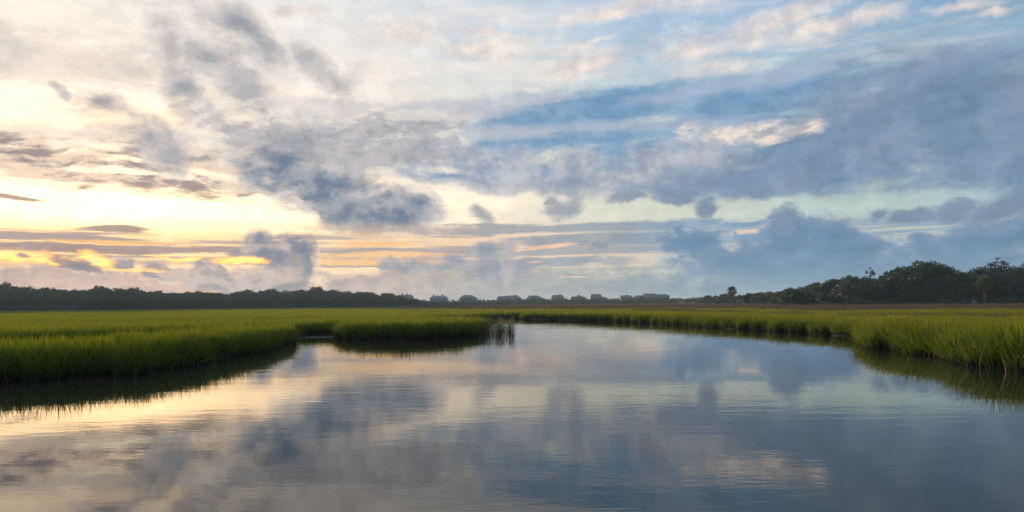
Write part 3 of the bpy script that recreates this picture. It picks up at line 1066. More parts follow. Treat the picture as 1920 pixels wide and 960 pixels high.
def limbs(seed, height, spread, trunk_r, forks=5, first=0.22, up=0.55, depth=3, wiggle=0.16):
    """branch paths of a tree and the points where leaf clumps sit"""
    r = random.Random(seed)
    paths, tips = [], []

    def grow(p, d, length, rad, lev):
        pts, rr = [p.copy()], [rad]
        n = 4
        q = p.copy(); dd = d.copy()
        for i in range(n):
            dd = (dd + Vector((r.gauss(0, wiggle), r.gauss(0, wiggle), r.gauss(0.04, wiggle)))).normalized()
            q = q + dd * (length / n)
            pts.append(q.copy()); rr.append(rad * (1 - 0.55 * (i + 1) / n))
        paths.append((pts, rr))
        if lev == 0:
            tips.append((q, lev)); return
        k = r.randint(2, 3)
        for j in range(k):
            t = r.uniform(0.45, 1.0) if j else 1.0
            pos = pts[min(n, max(1, int(round(t * n))))]
            nd = (dd + Vector((r.gauss(0, 0.6), r.gauss(0, 0.6), r.uniform(-0.05, 0.55)))).normalized()
            grow(pos, nd, length * r.uniform(0.55, 0.8), rad * 0.5, lev - 1)
        tips.append((pts[-2], lev))

    top = Vector((r.gauss(0, 0.12), r.gauss(0, 0.12), height * first))
    paths.append(([Vector((0, 0, -0.4)), Vector((0.02, 0, height * first * 0.5)), top], [trunk_r * 1.35, trunk_r, trunk_r * 0.9]))
    for k in range(forks):
        a = 2 * math.pi * (k + r.uniform(-0.3, 0.3)) / forks
        out = r.uniform(0.4, 1.0) * spread
        d = Vector((math.cos(a) * out, math.sin(a) * out, up * height * r.uniform(0.7, 1.2))).normalized()
        grow(top, d, height * 0.36 * r.uniform(0.8, 1.15), trunk_r * 0.55, depth - 1)
    return paths, tips


def wood_mesh(name, paths, mat, sides=5):
    mb = MB()
    for pts, rr in paths:
        mb.tube(pts, rr, sides)
    return mb.mesh(name, mat, True)


M_BARK = plain_mat('oak_bark', (0.060, 0.050, 0.042), (0.110, 0.096, 0.084), 3.0, 0.85, 0.2, 0.5)
M_GREYBARK = plain_mat('lichened_bark', (0.16, 0.15, 0.135), (0.26, 0.25, 0.22), 4.0, 0.85, 0.2, 0.5)
M_DEAD = plain_mat('weathered_wood', (0.26, 0.23, 0.20), (0.42, 0.38, 0.34), 5.0, 0.8, 0.2, 0.4)
M_OAK = leaf_mat('oak_leaves', (0.012, 0.034, 0.013), (0.080, 0.130, 0.046), 0.2)
M_OAKGREY = leaf_mat('grey_oak_leaves', (0.040, 0.052, 0.034), (0.085, 0.098, 0.062), 0.2)
M_OAKRUST = leaf_mat('rusty_oak_leaves', (0.045, 0.040, 0.022), (0.095, 0.080, 0.045), 0.2)
M_SHRUB = leaf_mat('wax_myrtle_leaves', (0.016, 0.036, 0.016), (0.050, 0.088, 0.032), 0.2)
M_PINE = leaf_mat('pine_needles', (0.016, 0.030, 0.014), (0.036, 0.056, 0.022), 0.15)


def oak_parts(tag_, seed, leaf, bark, height=10.0, width=11.0, leaf_size=0.27, per=70, dome=1.0, skirt=18):
    """trunk and crown meshes of a broad live oak about `height` tall and `width` across"""
    r = random.Random(seed + 500)
    paths, tips = limbs(seed, height * 0.92, width * 0.9, 0.32, forks=6, first=0.20, up=0.62)
    clumps = []
    for p, lev in tips:
        clumps.append((p, r.uniform(0.8, 1.5) * (1.0 if lev == 0 else 0.9), r.uniform(0.2, 0.8)))
    # the outer dome: uneven masses over the limbs
    n = 34
    for k in range(n):
        u = (k + 0.5) / n
        phi = math.acos(1 - 1.15 * u); th = k * 2.39996 + r.uniform(-0.4, 0.4)
        k2 = r.uniform(0.82, 1.05)
        c = Vector((math.sin(phi) * math.cos(th) * width * 0.40 * k2, math.sin(phi) * math.sin(th) * width * 0.40 * k2,
                    height * 0.40 + math.cos(phi) * height * 0.46 * k2 * dome))
        if c.z < height * 0.22: c.z = height * r.uniform(0.22, 0.4)
        clumps.append((c, r.uniform(0.9, 1.7), r.uniform(0.1, 0.9)))
    for k in range(skirt):          # low boughs sweeping towards the ground
        a = r.uniform(0, 6.28); q = width * r.uniform(0.22, 0.44)
        clumps.append((Vector((math.cos(a) * q, math.sin(a) * q, height * r.uniform(0.07, 0.28))), r.uniform(0.8, 1.4), r.uniform(0.0, 0.7)))
    return wood_mesh(tag_ + '_trunk', paths, bark), leaf_cloud(tag_ + '_crown', clumps, per, leaf_size, leaf, seed, 0.72)


def shrub_parts(tag_, seed, leaf, height=3.0, width=5.0, leaf_size=0.22, per=60):
    r = random.Random(seed)
    mb = MB()
    clumps = []
    for k in range(9):
        a = r.uniform(0, 6.28); q = width * 0.40 * math.sqrt(r.random())
        h = height * r.uniform(0.5, 0.95) * (1 - 0.4 * q / (width * 0.4))
        tip = Vector((math.cos(a) * q, math.sin(a) * q, h * 0.85))
        mb.tube([Vector((0, 0, -0.3)), tip * 0.5 + Vector((0, 0, 0.1)), tip], [0.09, 0.06, 0.03], 5)
        clumps.append((tip, r.uniform(0.55, 1.0) * height * 0.28, r.uniform(0.1, 0.9)))
        clumps.append((Vector((tip.x * 1.1, tip.y * 1.1, h * 0.40)), r.uniform(0.7, 1.0) * height * 0.32, r.uniform(0.1, 0.7)))
    return mb.mesh(tag_ + '_stems', M_BARK, True), leaf_cloud(tag_ + '_leaves', clumps, per, leaf_size, leaf, seed, 0.8)


def pine_parts(tag_, seed, height=14.0):
    r = random.Random(seed)
    mb = MB()
    mb.tube([(0, 0, -0.4), (0.1, 0, height * 0.4), (-0.05, 0.05, height * 0.75), (0.05, 0, height)], [0.24, 0.2, 0.14, 0.04], 7)
    clumps = []
    for k in range(16):
        z = height * r.uniform(0.62, 0.98)
        a = r.uniform(0, 6.28)
        L = (height - z) * 0.42 + r.uniform(0.5, 1.2)
        tip = Vector((math.cos(a) * L, math.sin(a) * L, z + L * 0.3))
        mb.tube([(0, 0, z), tip * 0.5 + Vector((0, 0, z * 0.5)), tip], [0.07, 0.05, 0.02], 5)
        clumps.append((tip, r.uniform(0.5, 0.85), r.uniform(0.1, 0.9)))
    clumps.append((Vector((0, 0, height)), 0.7, 0.5))
    return mb.mesh(tag_ + '_trunk', M_BARK, True), leaf_cloud(tag_ + '_crown', clumps, 90, 0.2, M_PINE, seed, 0.7)


OAKS = [oak_parts('oak%d' % k, 11 + 7 * k, M_OAK, M_BARK, dome=(1.0, 0.85, 1.1, 0.95, 1.0)[k]) for k in range(5)]
GREY_OAKS = [oak_parts('grey_oak%d' % k, 71 + 5 * k, M_OAKGREY, M_GREYBARK, per=48) for k in range(2)]
RUST_OAKS = [oak_parts('rust_oak', 91, M_OAKRUST, M_BARK, per=44)]
SHRUBS = [shrub_parts('shrub%d' % k, 131 + 3 * k, M_SHRUB) for k in range(4)]
GREY_SHRUBS = [shrub_parts('grey_shrub', 171, M_OAKGREY)]
PINES = [pine_parts('pine', 201)]


def plant_tree(name, parts, loc, height, width, label, cat, group=None, base_h=10.0, base_w=11.0, rz=None, part_names=('trunk', 'crown')):
    t = empty(name, loc, random.uniform(0, 6.28) if rz is None else rz, (width / base_w, width / base_w, height / base_h))
    link(part_names[0], parts[0], t)
    link(part_names[1], parts[1], t)
    return tag(t, label, cat, group)


random.seed(5)


def top_z(px, py, d):
    return CAM_H + (horizon_y(px) - py) / F * d


def gz(x, y):
    return float(ground_z(np.array([x]), np.array([y]))[0])


# the long wood on the sun's side
WOOD = ([-260, -100, 0, 24, 60, 150, 220, 300, 400, 480, 540, 590, 640, 700, 742, 790],
        [526, 528, 532, 529, 536, 541, 540, 548, 547, 546, 543, 540, 546, 549, 556, 563])
for row, (back, hs, step) in enumerate(((26, 1.0, 24), (13, 0.92, 23), (2, 0.74, 25))):
    px = -130.0 + row * 9
    while px < 778:
        j = px + random.uniform(-7, 7)
        d = float(np.interp(j, *TREE_D)) + back + random.uniform(-4, 4)
        x, y = xy_at(j, d)
        z = gz(x, y) - 0.1
        zt = top_z(j, float(np.interp(j, *WOOD)) - 4.0 + random.uniform(-2.5, 3.0), d)
        h = max(3.0, (zt - z) * hs * random.uniform(0.93, 1.04))
        w = random.uniform(8.5, 12.0) * (0.8 + 0.2 * h / 12) * d / 330.0
        kind = random.random()
        src = OAKS[random.randrange(5)] if kind < 0.86 else GREY_OAKS[random.randrange(2)]
        plant_tree('live_oak', src, (x, y, z), h, w, ('dark live oak in the long even wood under the setting sun' if kind < 0.86 else 'grey-green oak in the long even wood under the setting sun'), 'tree', ('dark' if kind < 0.86 else 'grey-green') + ' oaks of the long wood under the setting sun')
        px += step * random.uniform(0.85, 1.15)

for row in range(2):
    px = -90.0 + 9 * row
    while px < 760:
        d = float(np.interp(px, *TREE_D)) - 3 + row * 9 + random.uniform(-3, 3)
        x, y = xy_at(px, d)
        plant_tree('wax_myrtle', (SHRUBS + GREY_SHRUBS)[random.randrange(5)], (x, y, gz(x, y) - 0.1), random.uniform(3.4, 6.4) + row, random.uniform(6.5, 9.5) * d / 330, 'rounded bush at the foot of the long even wood under the setting sun', 'bush', 'bushes at the foot of the long wood', 3.0, 5.0, part_names=('stem', 'foliage'))
        px += random.uniform(15, 24)

# scrub in front of and between the houses
for row, (back, top) in enumerate(((0, 562.4), (14, 560.4), (30, 558.8))):
    px = 735.0 + row * 6
    while px < 1345:
        d = float(np.interp(px, [735, 800, 1240, 1345], [520, 630, 620, 470])) + back * 1.4 + random.uniform(-4, 4)
        x, y = xy_at(px, d)
        z = gz(x, y) - 0.1
        py = top - (px - 960) * 0.0075 + random.uniform(-2.0, 3.0) - 2.5 * max(0, math.sin(px / 37.0)) * (row > 0)
        if px > 1265: py = min(py, float(np.interp(px, [1265, 1300, 1345], [560, 556, 554])) + random.uniform(-1, 2))
        h = max(2.2, top_z(px, py, d) - z)
        w = random.uniform(11, 18)
        plant_tree('wax_myrtle', SHRUBS[random.randrange(4)], (x, y, z), h, w, 'blue-green wax myrtle bush in the scrub before the far beach houses', 'bush', 'bushes before the beach houses', 3.0, 5.0, part_names=('stem', 'foliage'))
        px += random.uniform(10, 15.5)

# the nearer wood on the other side: skyline first, then lower ranks
SKYLINE = ([1300, 1330, 1366, 1400, 1440, 1480, 1500, 1520, 1542, 1562, 1580, 1600, 1625, 1650, 1675, 1698, 1720, 1745, 1770, 1786, 1800, 1825, 1850, 1870, 1890, 1920, 2000, 2300],
           [557, 554, 551, 549, 545, 539, 534, 526, 529, 517, 519, 515, 513, 512, 502, 494, 489, 488, 491, 499, 505, 502, 494, 492, 496, 494, 490, 488])
LBL = {'oak': 'dark live oak in the tall wood behind the rush flats', 'grey': 'pale grey-green oak with lichened limbs in the tall wood behind the rushes', 'rust': 'thin brownish oak crown in the tall wood behind the rushes'}
for row, (back, hs, step) in enumerate(((24, 1.0, 30), (12, 0.86, 34), (3, 0.62, 32))):
    px = 1330.0 + row * 11
    while px < 2030:
        j = px + random.uniform(-6, 6)
        d = float(np.interp(j, *TREE_D)) + back + random.uniform(-3, 3)
        x, y = xy_at(j, d)
        z = gz(x, y) - 0.1
        h = max(2.6, (top_z(j, float(np.interp(j, *SKYLINE)) + random.uniform(-3.0, 2.0), d) - z) * hs)
        w = random.uniform(6.5, 10.0) * (0.55 + 0.45 * h / 11)
        u = random.random()
        if row == 2 and random.random() < 0.25:
            px += step; continue
        kind, src = ('oak', OAKS[random.randrange(5)]) if u < 0.70 else (('grey', GREY_OAKS[random.randrange(2)]) if u < 0.92 else ('rust', RUST_OAKS[0]))
        plant_tree('live_oak', src, (x, y, z), h, w, LBL[kind], 'tree', kind + ' trees of the tall wood behind the rushes')
        px += step * random.uniform(0.8, 1.2) * (0.55 if j < 1480 else 1.0)


for row in range(2):
    px = 1322.0 + 11 * row
    while px < 2030:
        d = float(np.interp(px, *TREE_D)) + 1 + row * 9 + random.uniform(-2, 2)
        x, y = xy_at(px, d)
        plant_tree('wax_myrtle', (SHRUBS + GREY_SHRUBS)[random.randrange(5)], (x, y, gz(x, y) - 0.1), random.uniform(2.2, 4.6), random.uniform(4.5, 7.5) * (d / 210) ** 0.6, 'dark rounded bush at the foot of the tall wood', 'bush', 'bushes at the foot of the tall wood', 3.0, 5.0, part_names=('stem', 'foliage'))
        px += random.uniform(20, 32) * 210 / d


def special(name, parts, px, py_top, d, w, label, cat, base_h=10.0, base_w=11.0, rz=0.0, part_names=('trunk', 'crown')):
    x, y = xy_at(px, d)
    z = gz(x, y) - 0.1
    return plant_tree(name, parts, (x, y, z), top_z(px, py_top, d) - z, w, label, cat, None, base_h, base_w, rz, part_names)


special('live_oak', OAKS[2], 1738, 486, 214, 17.0, 'broad dome-crowned live oak, tallest of the wood behind the rushes', 'tree', rz=0.6)
special('live_oak', OAKS[1], 1560, 514, 215, 9.5, 'dark flat-topped oak beside the pale lichened oak', 'tree', rz=2.0)
special('live_oak', oak_parts('lichened_oak', 333, M_OAKGREY, M_GREYBARK, per=30, skirt=4), 1606, 513, 203, 14.0, 'spreading oak with pale lichened branches showing through thin foliage', 'tree', rz=1.1)
special('live_oak', OAKS[3], 1490, 541, 205, 9.0, 'low dark oak standing out into the marsh, at the near corner of the wood', 'tree', rz=4.0)
special('pine_tree', PINES[0], 1632, 503, 240, 4.5, 'slim pine whose tufted top stands above the oak skyline', 'tree', 14.0, 7.0)
special('pine_tree', PINES[0], 1872, 485, 222, 7.0, 'ragged dark pine rising above the oaks behind the palm', 'tree', 14.0, 6.0, 1.7)
for px, d, h, w in ((1585, 196, 3.2, 5.5), (1612, 195, 2.6, 5.0), (1655, 197, 2.2, 5.0), (1700, 197, 1.9, 4.5), (1765, 195, 2.4, 5.0), (1880, 192, 2.6, 5.0), (1440, 268, 3.0, 6.0), (1408, 312, 3.6, 7.0), (1350, 372, 4.0, 8.0), (1328, 392, 4.4, 9.0), (1528, 200, 2.2, 5.0)):
    x, y = xy_at(px, d)
    plant_tree('wax_myrtle', SHRUBS[random.randrange(4)], (x, y, gz(x, y) - 0.1), h, w, 'dark rounded bush at the foot of the tall wood', 'bush', 'bushes at the foot of the tall wood', 3.0, 5.0, part_names=('stem', 'foliage'))

# --- cabbage palms
M_PALMTRUNK = plain_mat('palm_trunk', (0.13, 0.085, 0.06), (0.24, 0.16, 0.115), 6.0, 0.9, 0.15, 0.8)
M_FROND = leaf_mat('palm_frond', (0.085, 0.105, 0.020), (0.170, 0.165, 0.035), 0.35, 0.3)
M_FROND_DK = leaf_mat('dark_palm_frond', (0.035, 0.052, 0.020), (0.065, 0.085, 0.030), 0.3, 0.3)
M_DEADFROND = leaf_mat('dead_frond', (0.16, 0.085, 0.045), (0.26, 0.15, 0.085), 0.2, 0.3)


def frond_mesh(name, mat, seed, length=1.9):
    """a fan leaf on its stalk: leaflets arching out and drooping at the ends"""
    r = random.Random(seed)
    mb = MB()
    st = length * 0.42
    mb.tube([(0, 0, 0), (st * 0.5, 0, 0.03), (st, 0, 0.0)], [0.03, 0.024, 0.02], 5)
    n = 17
    for k in range(n):
        a = math.radians(-115 + 230 * k / (n - 1))
        L = length * 0.62 * (0.72 + 0.28 * math.cos(a * 0.7)) * r.uniform(0.9, 1.05)
        dx_, dy_ = math.cos(a), math.sin(a)
        sx, sy = -dy_, dx_
        w = 0.055
        z1, z2 = r.uniform(0, 0.06), -L * r.uniform(0.18, 0.38)
        p0 = (st, 0, 0.0)
        p1 = (st + dx_ * L * 0.55, dy_ * L * 0.55, z1)
        p2 = (st + dx_ * L * 0.96, dy_ * L * 0.96, z2)
        mb.poly([p0, (p1[0] - sx * w, p1[1] - sy * w, z1 - 0.01), (p1[0] + sx * w, p1[1] + sy * w, z1 + 0.01), p2], [(0, 1, 2), (1, 3, 2)])
    me = mb.mesh(name, mat)
    add_leaf_attr(me, [r.random() for _ in me.polygons])
    return me


FROND = [frond_mesh('frond%d' % k, M_FROND, 401 + k) for k in range(3)]
FROND_DK = [frond_mesh('dark_frond%d' % k, M_FROND_DK, 411 + k) for k in range(2)]
FROND_DEAD = [frond_mesh('dead_frond%d' % k, M_DEADFROND, 421 + k, 1.6) for k in range(2)]


def palm(px, d, py_heart, size, label, fronds, dead=9, thick=1.0, seed=1):
    r = random.Random(seed)
    x, y = xy_at(px, d)
    z = gz(x, y) - 0.1
    H = top_z(px, py_heart, d) - z
    t = empty('cabbage_palm', (x, y, z))
    mb = MB()
    rings = 14
    mb.tube([(0.10 * math.sin(k * 0.4), 0, H * k / rings) for k in range(rings + 1)], [0.21 * thick * (1.25 if k == 0 else 1) * (1.0 + 0.10 * (k % 2)) for k in range(rings + 1)], 8)
    trunk = link('trunk', mb.mesh('palm_trunk', M_PALMTRUNK), t)
    boots = MB()
    for k in range(26):
        a = k * 2.4; zz = H * (0.52 + 0.46 * k / 26)
        c, s_ = math.cos(a), math.sin(a)
        boots.tube([(c * 0.17 * thick, s_ * 0.17 * thick, zz), (c * 0.42 * thick, s_ * 0.42 * thick, zz + 0.30)], [0.07, 0.035], 4)
    link('leaf_boots', boots.mesh('leaf_boots', M_DEADFROND), trunk)
    n = 34
    for k in range(n):
        u = (k + 0.5) / n
        pitch = math.radians(80 - 125 * u + r.uniform(-8, 8))
        f = link('frond', fronds[k % len(fronds)], t)
        f.location = (0.05, 0, H - 0.25 * u)
        f.rotation_euler = (r.uniform(-0.4, 0.4), -pitch, k * 2.39996 + r.uniform(-0.2, 0.2))
        f.scale = (size, size, size)
    for k in range(dead):
        f = link('dead_frond', FROND_DEAD[k % 2], t)
        f.location = (0, 0, H - 0.35)
        f.rotation_euler = (r.uniform(-0.5, 0.5), math.radians(r.uniform(52, 78)), k * 2.4 + r.uniform(-0.3, 0.3))
        f.scale = (size * 0.95,) * 3
    return tag(t, label, 'palm')


palm(1846, 186, 531, 1.32, 'yellow-green cabbage palm with a brown skirt, in front of the dark wood', FROND, 14, 1.5, 3)
palm(1372, 322, 546, 1.45, 'dark cabbage palm standing up above the low scrub', FROND_DK, 4, 1.3, 4)
palm(1399, 300, 561, 1.25, 'squat cabbage palm with dead brown fronds, low in the scrub', FROND_DK, 16, 1.4, 6)

# --- dead wood
def snag(px, d, seed, height, label, spread, lean=(0, 0), forks=3, depth=3, cat='dead tree', up=0.6, rad=0.2):
    x, y = xy_at(px, d)
    t = empty('dead_tree', (x, y, gz(x, y) - 0.1))
    paths, _ = limbs(seed, height, spread, rad, forks, 0.22, up, depth, 0.22)
    link('trunk', wood_mesh('dead_trunk', paths[:1], M_DEAD, 7), t)
    for p in paths[1:]:
        link('branch', wood_mesh('dead_branch', [p], M_DEAD, 6), t)
    t.rotation_euler = (lean[0], lean[1], 0)
    return tag(t, label, cat)


snag(1806, 188, 21, 2.9, 'bleached forked dead tree lying over beside the palm', 3.4, (0, -0.55), 2, 2, rad=0.17)
snag(1826, 187, 34, 3.3, 'bleached upright dead snag beside the palm', 2.6, (0, 0.12), 3, 2, rad=0.17)
snag(1907, 206, 47, 10.6, 'bare grey dead trunk rising through the oak crowns beyond the palm', 3.0, (0, 0.02), 2, 2, rad=0.16, up=0.9)
mbl = MB()
mbl.tube([(-3.0, 0.2, 0.25), (-1.2, 0.0, 0.45), (0.8, -0.1, 0.40), (2.6, 0.1, 0.62)], [0.10, 0.16, 0.18, 0.10], 7)
lg = empty('driftwood_log', (*xy_at(1814, 184), gz(*xy_at(1814, 184))))
link('log', mbl.mesh('log', M_DEAD, True), lg)
br = MB().tube([(0.6, -0.1, 0.45), (1.3, -0.2, 1.0), (1.5, 0.0, 1.6)], [0.08, 0.06, 0.03], 6)
link('branch_stub', br.mesh('branch_stub', M_DEAD, True), lg)
tag(lg, 'pale driftwood log lying at the edge of the rushes by the palm', 'log')
#TREES_END

# ----------------------------------------------------------------------------
# beach houses on the far dune
# ----------------------------------------------------------------------------
HOUSE_D = 690.0
PXM = HOUSE_D / F
WALLS = {'grey': plain_mat('grey_shingle', (0.42, 0.42, 0.41), (0.52, 0.52, 0.50), 0.8),
         'white': plain_mat('white_board', (0.62, 0.62, 0.60), (0.72, 0.72, 0.70), 0.8),
         'tan': plain_mat('tan_board', (0.55, 0.48, 0.41), (0.65, 0.57, 0.49), 0.8),
         'blue': plain_mat('blue_grey_board', (0.34, 0.40, 0.44), (0.44, 0.50, 0.54), 0.8)}
ROOFS = {'dark': plain_mat('dark_shingle_roof', (0.13, 0.128, 0.13), (0.19, 0.185, 0.185), 1.2),
         'brown': plain_mat('brown_shingle_roof', (0.18, 0.15, 0.13), (0.25, 0.21, 0.18), 1.2),
         'metal': plain_mat('grey_metal_roof', (0.20, 0.22, 0.235), (0.26, 0.28, 0.295), 0.6, 0.6, 0.3)}
M_BRICK = plain_mat('chimney_brick', (0.17, 0.13, 0.11), (0.24, 0.19, 0.16), 3.0)
M_TRIM = plain_mat('white_trim', (0.66, 0.66, 0.64), (0.76, 0.76, 0.74), 2.0)


def glass_mat():
    m, N = new_mat('window_glass')
    t = N.new('ShaderNodeTexCoord')
    n = N.noise(t.outputs['Object'], 0.7, 2, 0.5, dims='3D')
    return finish(m, N, principled(N, N.mix(n.outputs[0], (0.02, 0.025, 0.03), (0.05, 0.055, 0.06)), 0.12, 0.5))


M_GLASS = glass_mat()


def roof_mesh(x0, x1, y0, y1, ze, zr, in0, in1, over=0.6, flare=0.0):
    """roof with its ridge along x, hipped by in0 and in1 at its ends (0 for a gable)"""
    ym = (y0 + y1) / 2
    a0, a1, b0, b1 = x0 - over, x1 + over, y0 - over, y1 + over
    t = 0.25
    pts = [(a0, b0, ze), (a1, b0, ze), (a1, b1, ze), (a0, b1, ze), (x0 + in0 - (over if in0 == 0 else 0), ym, zr), (x1 - in1 + (over if in1 == 0 else 0), ym, zr),
           (a0, b0, ze - t), (a1, b0, ze - t), (a1, b1, ze - t), (a0, b1, ze - t)]
    return MB().poly(pts, [(0, 1, 5, 4), (2, 3, 4, 5), (3, 0, 4), (1, 2, 5), (6, 7, 1, 0), (7, 8, 2, 1), (8, 9, 3, 2), (9, 6, 0, 3), (9, 8, 7, 6)])


WINDOW_MESH = {}


def window(parent, x, y, z, w, h):
    key = (round(w, 2), round(h, 2))
    if key not in WINDOW_MESH:
        fr = MB()
        f = 0.14
        fr.box(-w/2 - f, w/2 + f, -0.08, 0.02, -h/2 - f, -h/2).box(-w/2 - f, w/2 + f, -0.08, 0.02, h/2, h/2 + f).box(-w/2 - f, -w/2, -0.08, 0.02, -h/2, h/2).box(w/2, w/2 + f, -0.08, 0.02, -h/2, h/2)
        WINDOW_MESH[key] = (MB().box(-w/2, w/2, -0.03, 0.03, -h/2, h/2).mesh('pane', M_GLASS), fr.mesh('window_frame', M_TRIM))
    p, f = WINDOW_MESH[key]
    o = link('window', p, parent)
    o.location = (x, y, z)
    link('window_frame', f, o)


def beach_house(label, x_left, x_right, wall, roof, wings, chimneys=(), porch=None):
    """wings: (px0, px1, y_ridge, y_eave, hip0, hip1, depth, forward) in photograph columns and heights"""
    mid = (x_left + x_right) / 2
    hx, hy = xy_at(mid, HOUSE_D)
    z0 = gz(hx, hy)
    root = empty('beach_house', (hx, hy, z0))
    for (p0, p1, yr, ye, h0, h1, dep, fwd) in wings:
        x0, x1 = (p0 - mid) * PXM, (p1 - mid) * PXM
        zr = top_z((p0 + p1) / 2, yr, HOUSE_D) - z0
        ze = top_z((p0 + p1) / 2, ye, HOUSE_D) - z0
        y0, y1 = -fwd, dep - fwd
        wb = MB().box(x0, x1, y0, y1, -0.5, ze - 0.26)
        if h0 == 0:
            wb.poly([(x0 + .01, y0, ze - .3), (x0 + .01, y1, ze - .3), (x0 + .01, (y0 + y1) / 2, zr - .3)], [(0, 2, 1)])
        if h1 == 0:
            wb.poly([(x1 - .01, y0, ze - .3), (x1 - .01, y1, ze - .3), (x1 - .01, (y0 + y1) / 2, zr - .3)], [(0, 1, 2)])
        link('wall', wb.mesh('wall', WALLS[wall]), root)
        rf = link('roof', roof_mesh(x0, x1, y0, y1, ze, zr, h0 * PXM, h1 * PXM).mesh('roof', ROOFS[roof]), root)
        for (cpx, cpy) in chimneys:
            if p0 <= cpx <= p1:
                cxx = (cpx - mid) * PXM
                zc = top_z(cpx, cpy, HOUSE_D) - z0
                cm = MB().box(cxx - 0.55, cxx + 0.55, (y0 + y1) / 2 - 0.5, (y0 + y1) / 2 + 0.5, zr - 2.2, zc).box(cxx - 0.7, cxx + 0.7, (y0 + y1) / 2 - 0.65, (y0 + y1) / 2 + 0.65, zc + 0.002, zc + 0.22)
                link('chimney', cm.mesh('chimney', M_BRICK), rf)
        n = max(2, int((x1 - x0) / 2.7))
        for lev, zz in enumerate((ze - 1.7, ze - 4.7)):
            for k in range(n):
                if zz > 1.0:
                    window(root, x0 + (x1 - x0) * (k + 0.5) / n, y0 - 0.03, zz, 1.15, 1.6)
        # gable dormer in a long roof
        if zr - ze > 2.4 and (x1 - x0) > 9 and h0 < 14:
            xm = (x0 + x1) / 2
            w = 1.6
            hgt = (zr - ze) * 0.62
            dm = MB().poly([(xm - w, y0 + 0.3, ze), (xm + w, y0 + 0.3, ze), (xm + w, y0 + 0.3, ze + hgt * 0.55), (xm, y0 + 0.3, ze + hgt), (xm - w, y0 + 0.3, ze + hgt * 0.55),
                            (xm - w, (y0 + y1) / 2, ze), (xm + w, (y0 + y1) / 2, ze), (xm + w, (y0 + y1) / 2, ze + hgt * 0.55), (xm, (y0 + y1) / 2, ze + hgt), (xm - w, (y0 + y1) / 2, ze + hgt * 0.55)],
                           [(0, 1, 2, 3, 4), (1, 6, 7, 2), (5, 0, 4, 9)])
            dd = link('dormer', dm.mesh('dormer', WALLS[wall]), rf)
            link('dormer_roof', MB().poly([(xm - w - .25, y0, ze + hgt * 0.55 - .1), (xm, y0, ze + hgt + .12), (xm + w + .25, y0, ze + hgt * 0.55 - .1),
                                           (xm - w - .25, (y0 + y1) / 2, ze + hgt * 0.55 - .1), (xm, (y0 + y1) / 2, ze + hgt + .12), (xm + w + .25, (y0 + y1) / 2, ze + hgt * 0.55 - .1)], [(0, 1, 4, 3), (1, 2, 5, 4)]).mesh('dormer_roof', ROOFS[roof]), rf)
    if porch:
        p0, p1, yt, fwd = porch
        x0, x1 = (p0 - mid) * PXM, (p1 - mid) * PXM
        zt = top_z(mid, yt, HOUSE_D) - z0
        link('porch_roof', MB().box(x0, x1, -fwd - 2.6, -fwd - 0.02, zt, zt + 0.25).mesh('porch_roof', ROOFS[roof]), root)
        link('deck', MB().box(x0, x1, -fwd - 2.6, -fwd - 0.02, zt - 3.0, zt - 2.8).mesh('deck', M_TRIM), root)
        pm = MB().box(-0.12, 0.12, -0.12, 0.12, 0, 2.8).mesh('porch_post', M_TRIM)
        n = max(3, int((x1 - x0) / 3))
        for k in range(n + 1):
            o = link('porch_post', pm, root)
            o.location = (x0 + 0.15 + (x1 - x0 - 0.3) * k / n, -fwd - 2.4, zt - 2.8)
        link('railing', MB().box(x0, x1, -fwd - 2.5, -fwd - 2.42, zt - 1.95, zt - 1.85).box(x0, x1, -fwd - 2.5, -fwd - 2.42, zt - 2.45, zt - 2.38).mesh('railing', M_TRIM), root)
        sm = MB().box(-0.16, 0.16, -0.16, 0.16, 0, zt - 3.0).mesh('stilt', M_TRIM)
        for k in range(0, n + 1, 2):
            o = link('stilt', sm, root)
            o.location = (x0 + 0.15 + (x1 - x0 - 0.3) * k / n, -fwd - 2.4, 0)
    return tag(root, label, 'house')


beach_house('dark-roofed house with two small chimneys, half hidden beside the end of the long wood', 742, 773, 'grey', 'dark', [(743, 772, 552.5, 557.5, 1.5, 1.5, 12, 0)], [(753, 550.2), (761.5, 550.2)])
beach_house('pale house with light grey metal roof and chimneys at both ends', 804, 839, 'white', 'metal', [(806, 838, 554.2, 559.5, 3.5, 3.5, 12, 0)], [(812, 552.2), (828.5, 552.2)], (808, 836, 560.5, 0))
beach_house('steep dark hip-roofed house with wide flared porch eaves and one side chimney', 856, 899, 'grey', 'dark', [(862, 893, 553.0, 559.0, 6.5, 9.0, 14, 0)], [], (856, 899, 560.8, 0))
beach_house('long dark gabled house with white porch between two hip-roofed houses', 930, 979, 'white', 'dark', [(932, 951, 555.0, 559.5, 3.0, 2.0, 12, 1.5), (947, 977, 553.8, 560.0, 1.0, 6.0, 13, 0)], [(965, 552.8)], (931, 972, 562.0, 1.5))
beach_house('low wide dark hip-roofed house with a short flat ridge', 985, 1022, 'grey', 'dark', [(988, 1019, 553.8, 560.0, 5.0, 11.0, 14, 0)], [], (985, 1022, 561.2, 0))
beach_house('tan house with trapezoid brown roof and small ridge chimney', 1033, 1059, 'tan', 'brown', [(1034, 1058, 552.8, 559.5, 3.2, 3.2, 12, 0)], [(1051, 551.8)])
beach_house('blue-grey house with a central gable above side hips', 1070, 1101, 'blue', 'dark', [(1071, 1100, 555.5, 559.2, 3.0, 6.0, 12, 0), (1081, 1090, 552.8, 557.0, 3.5, 3.5, 9, 1.5)], [])
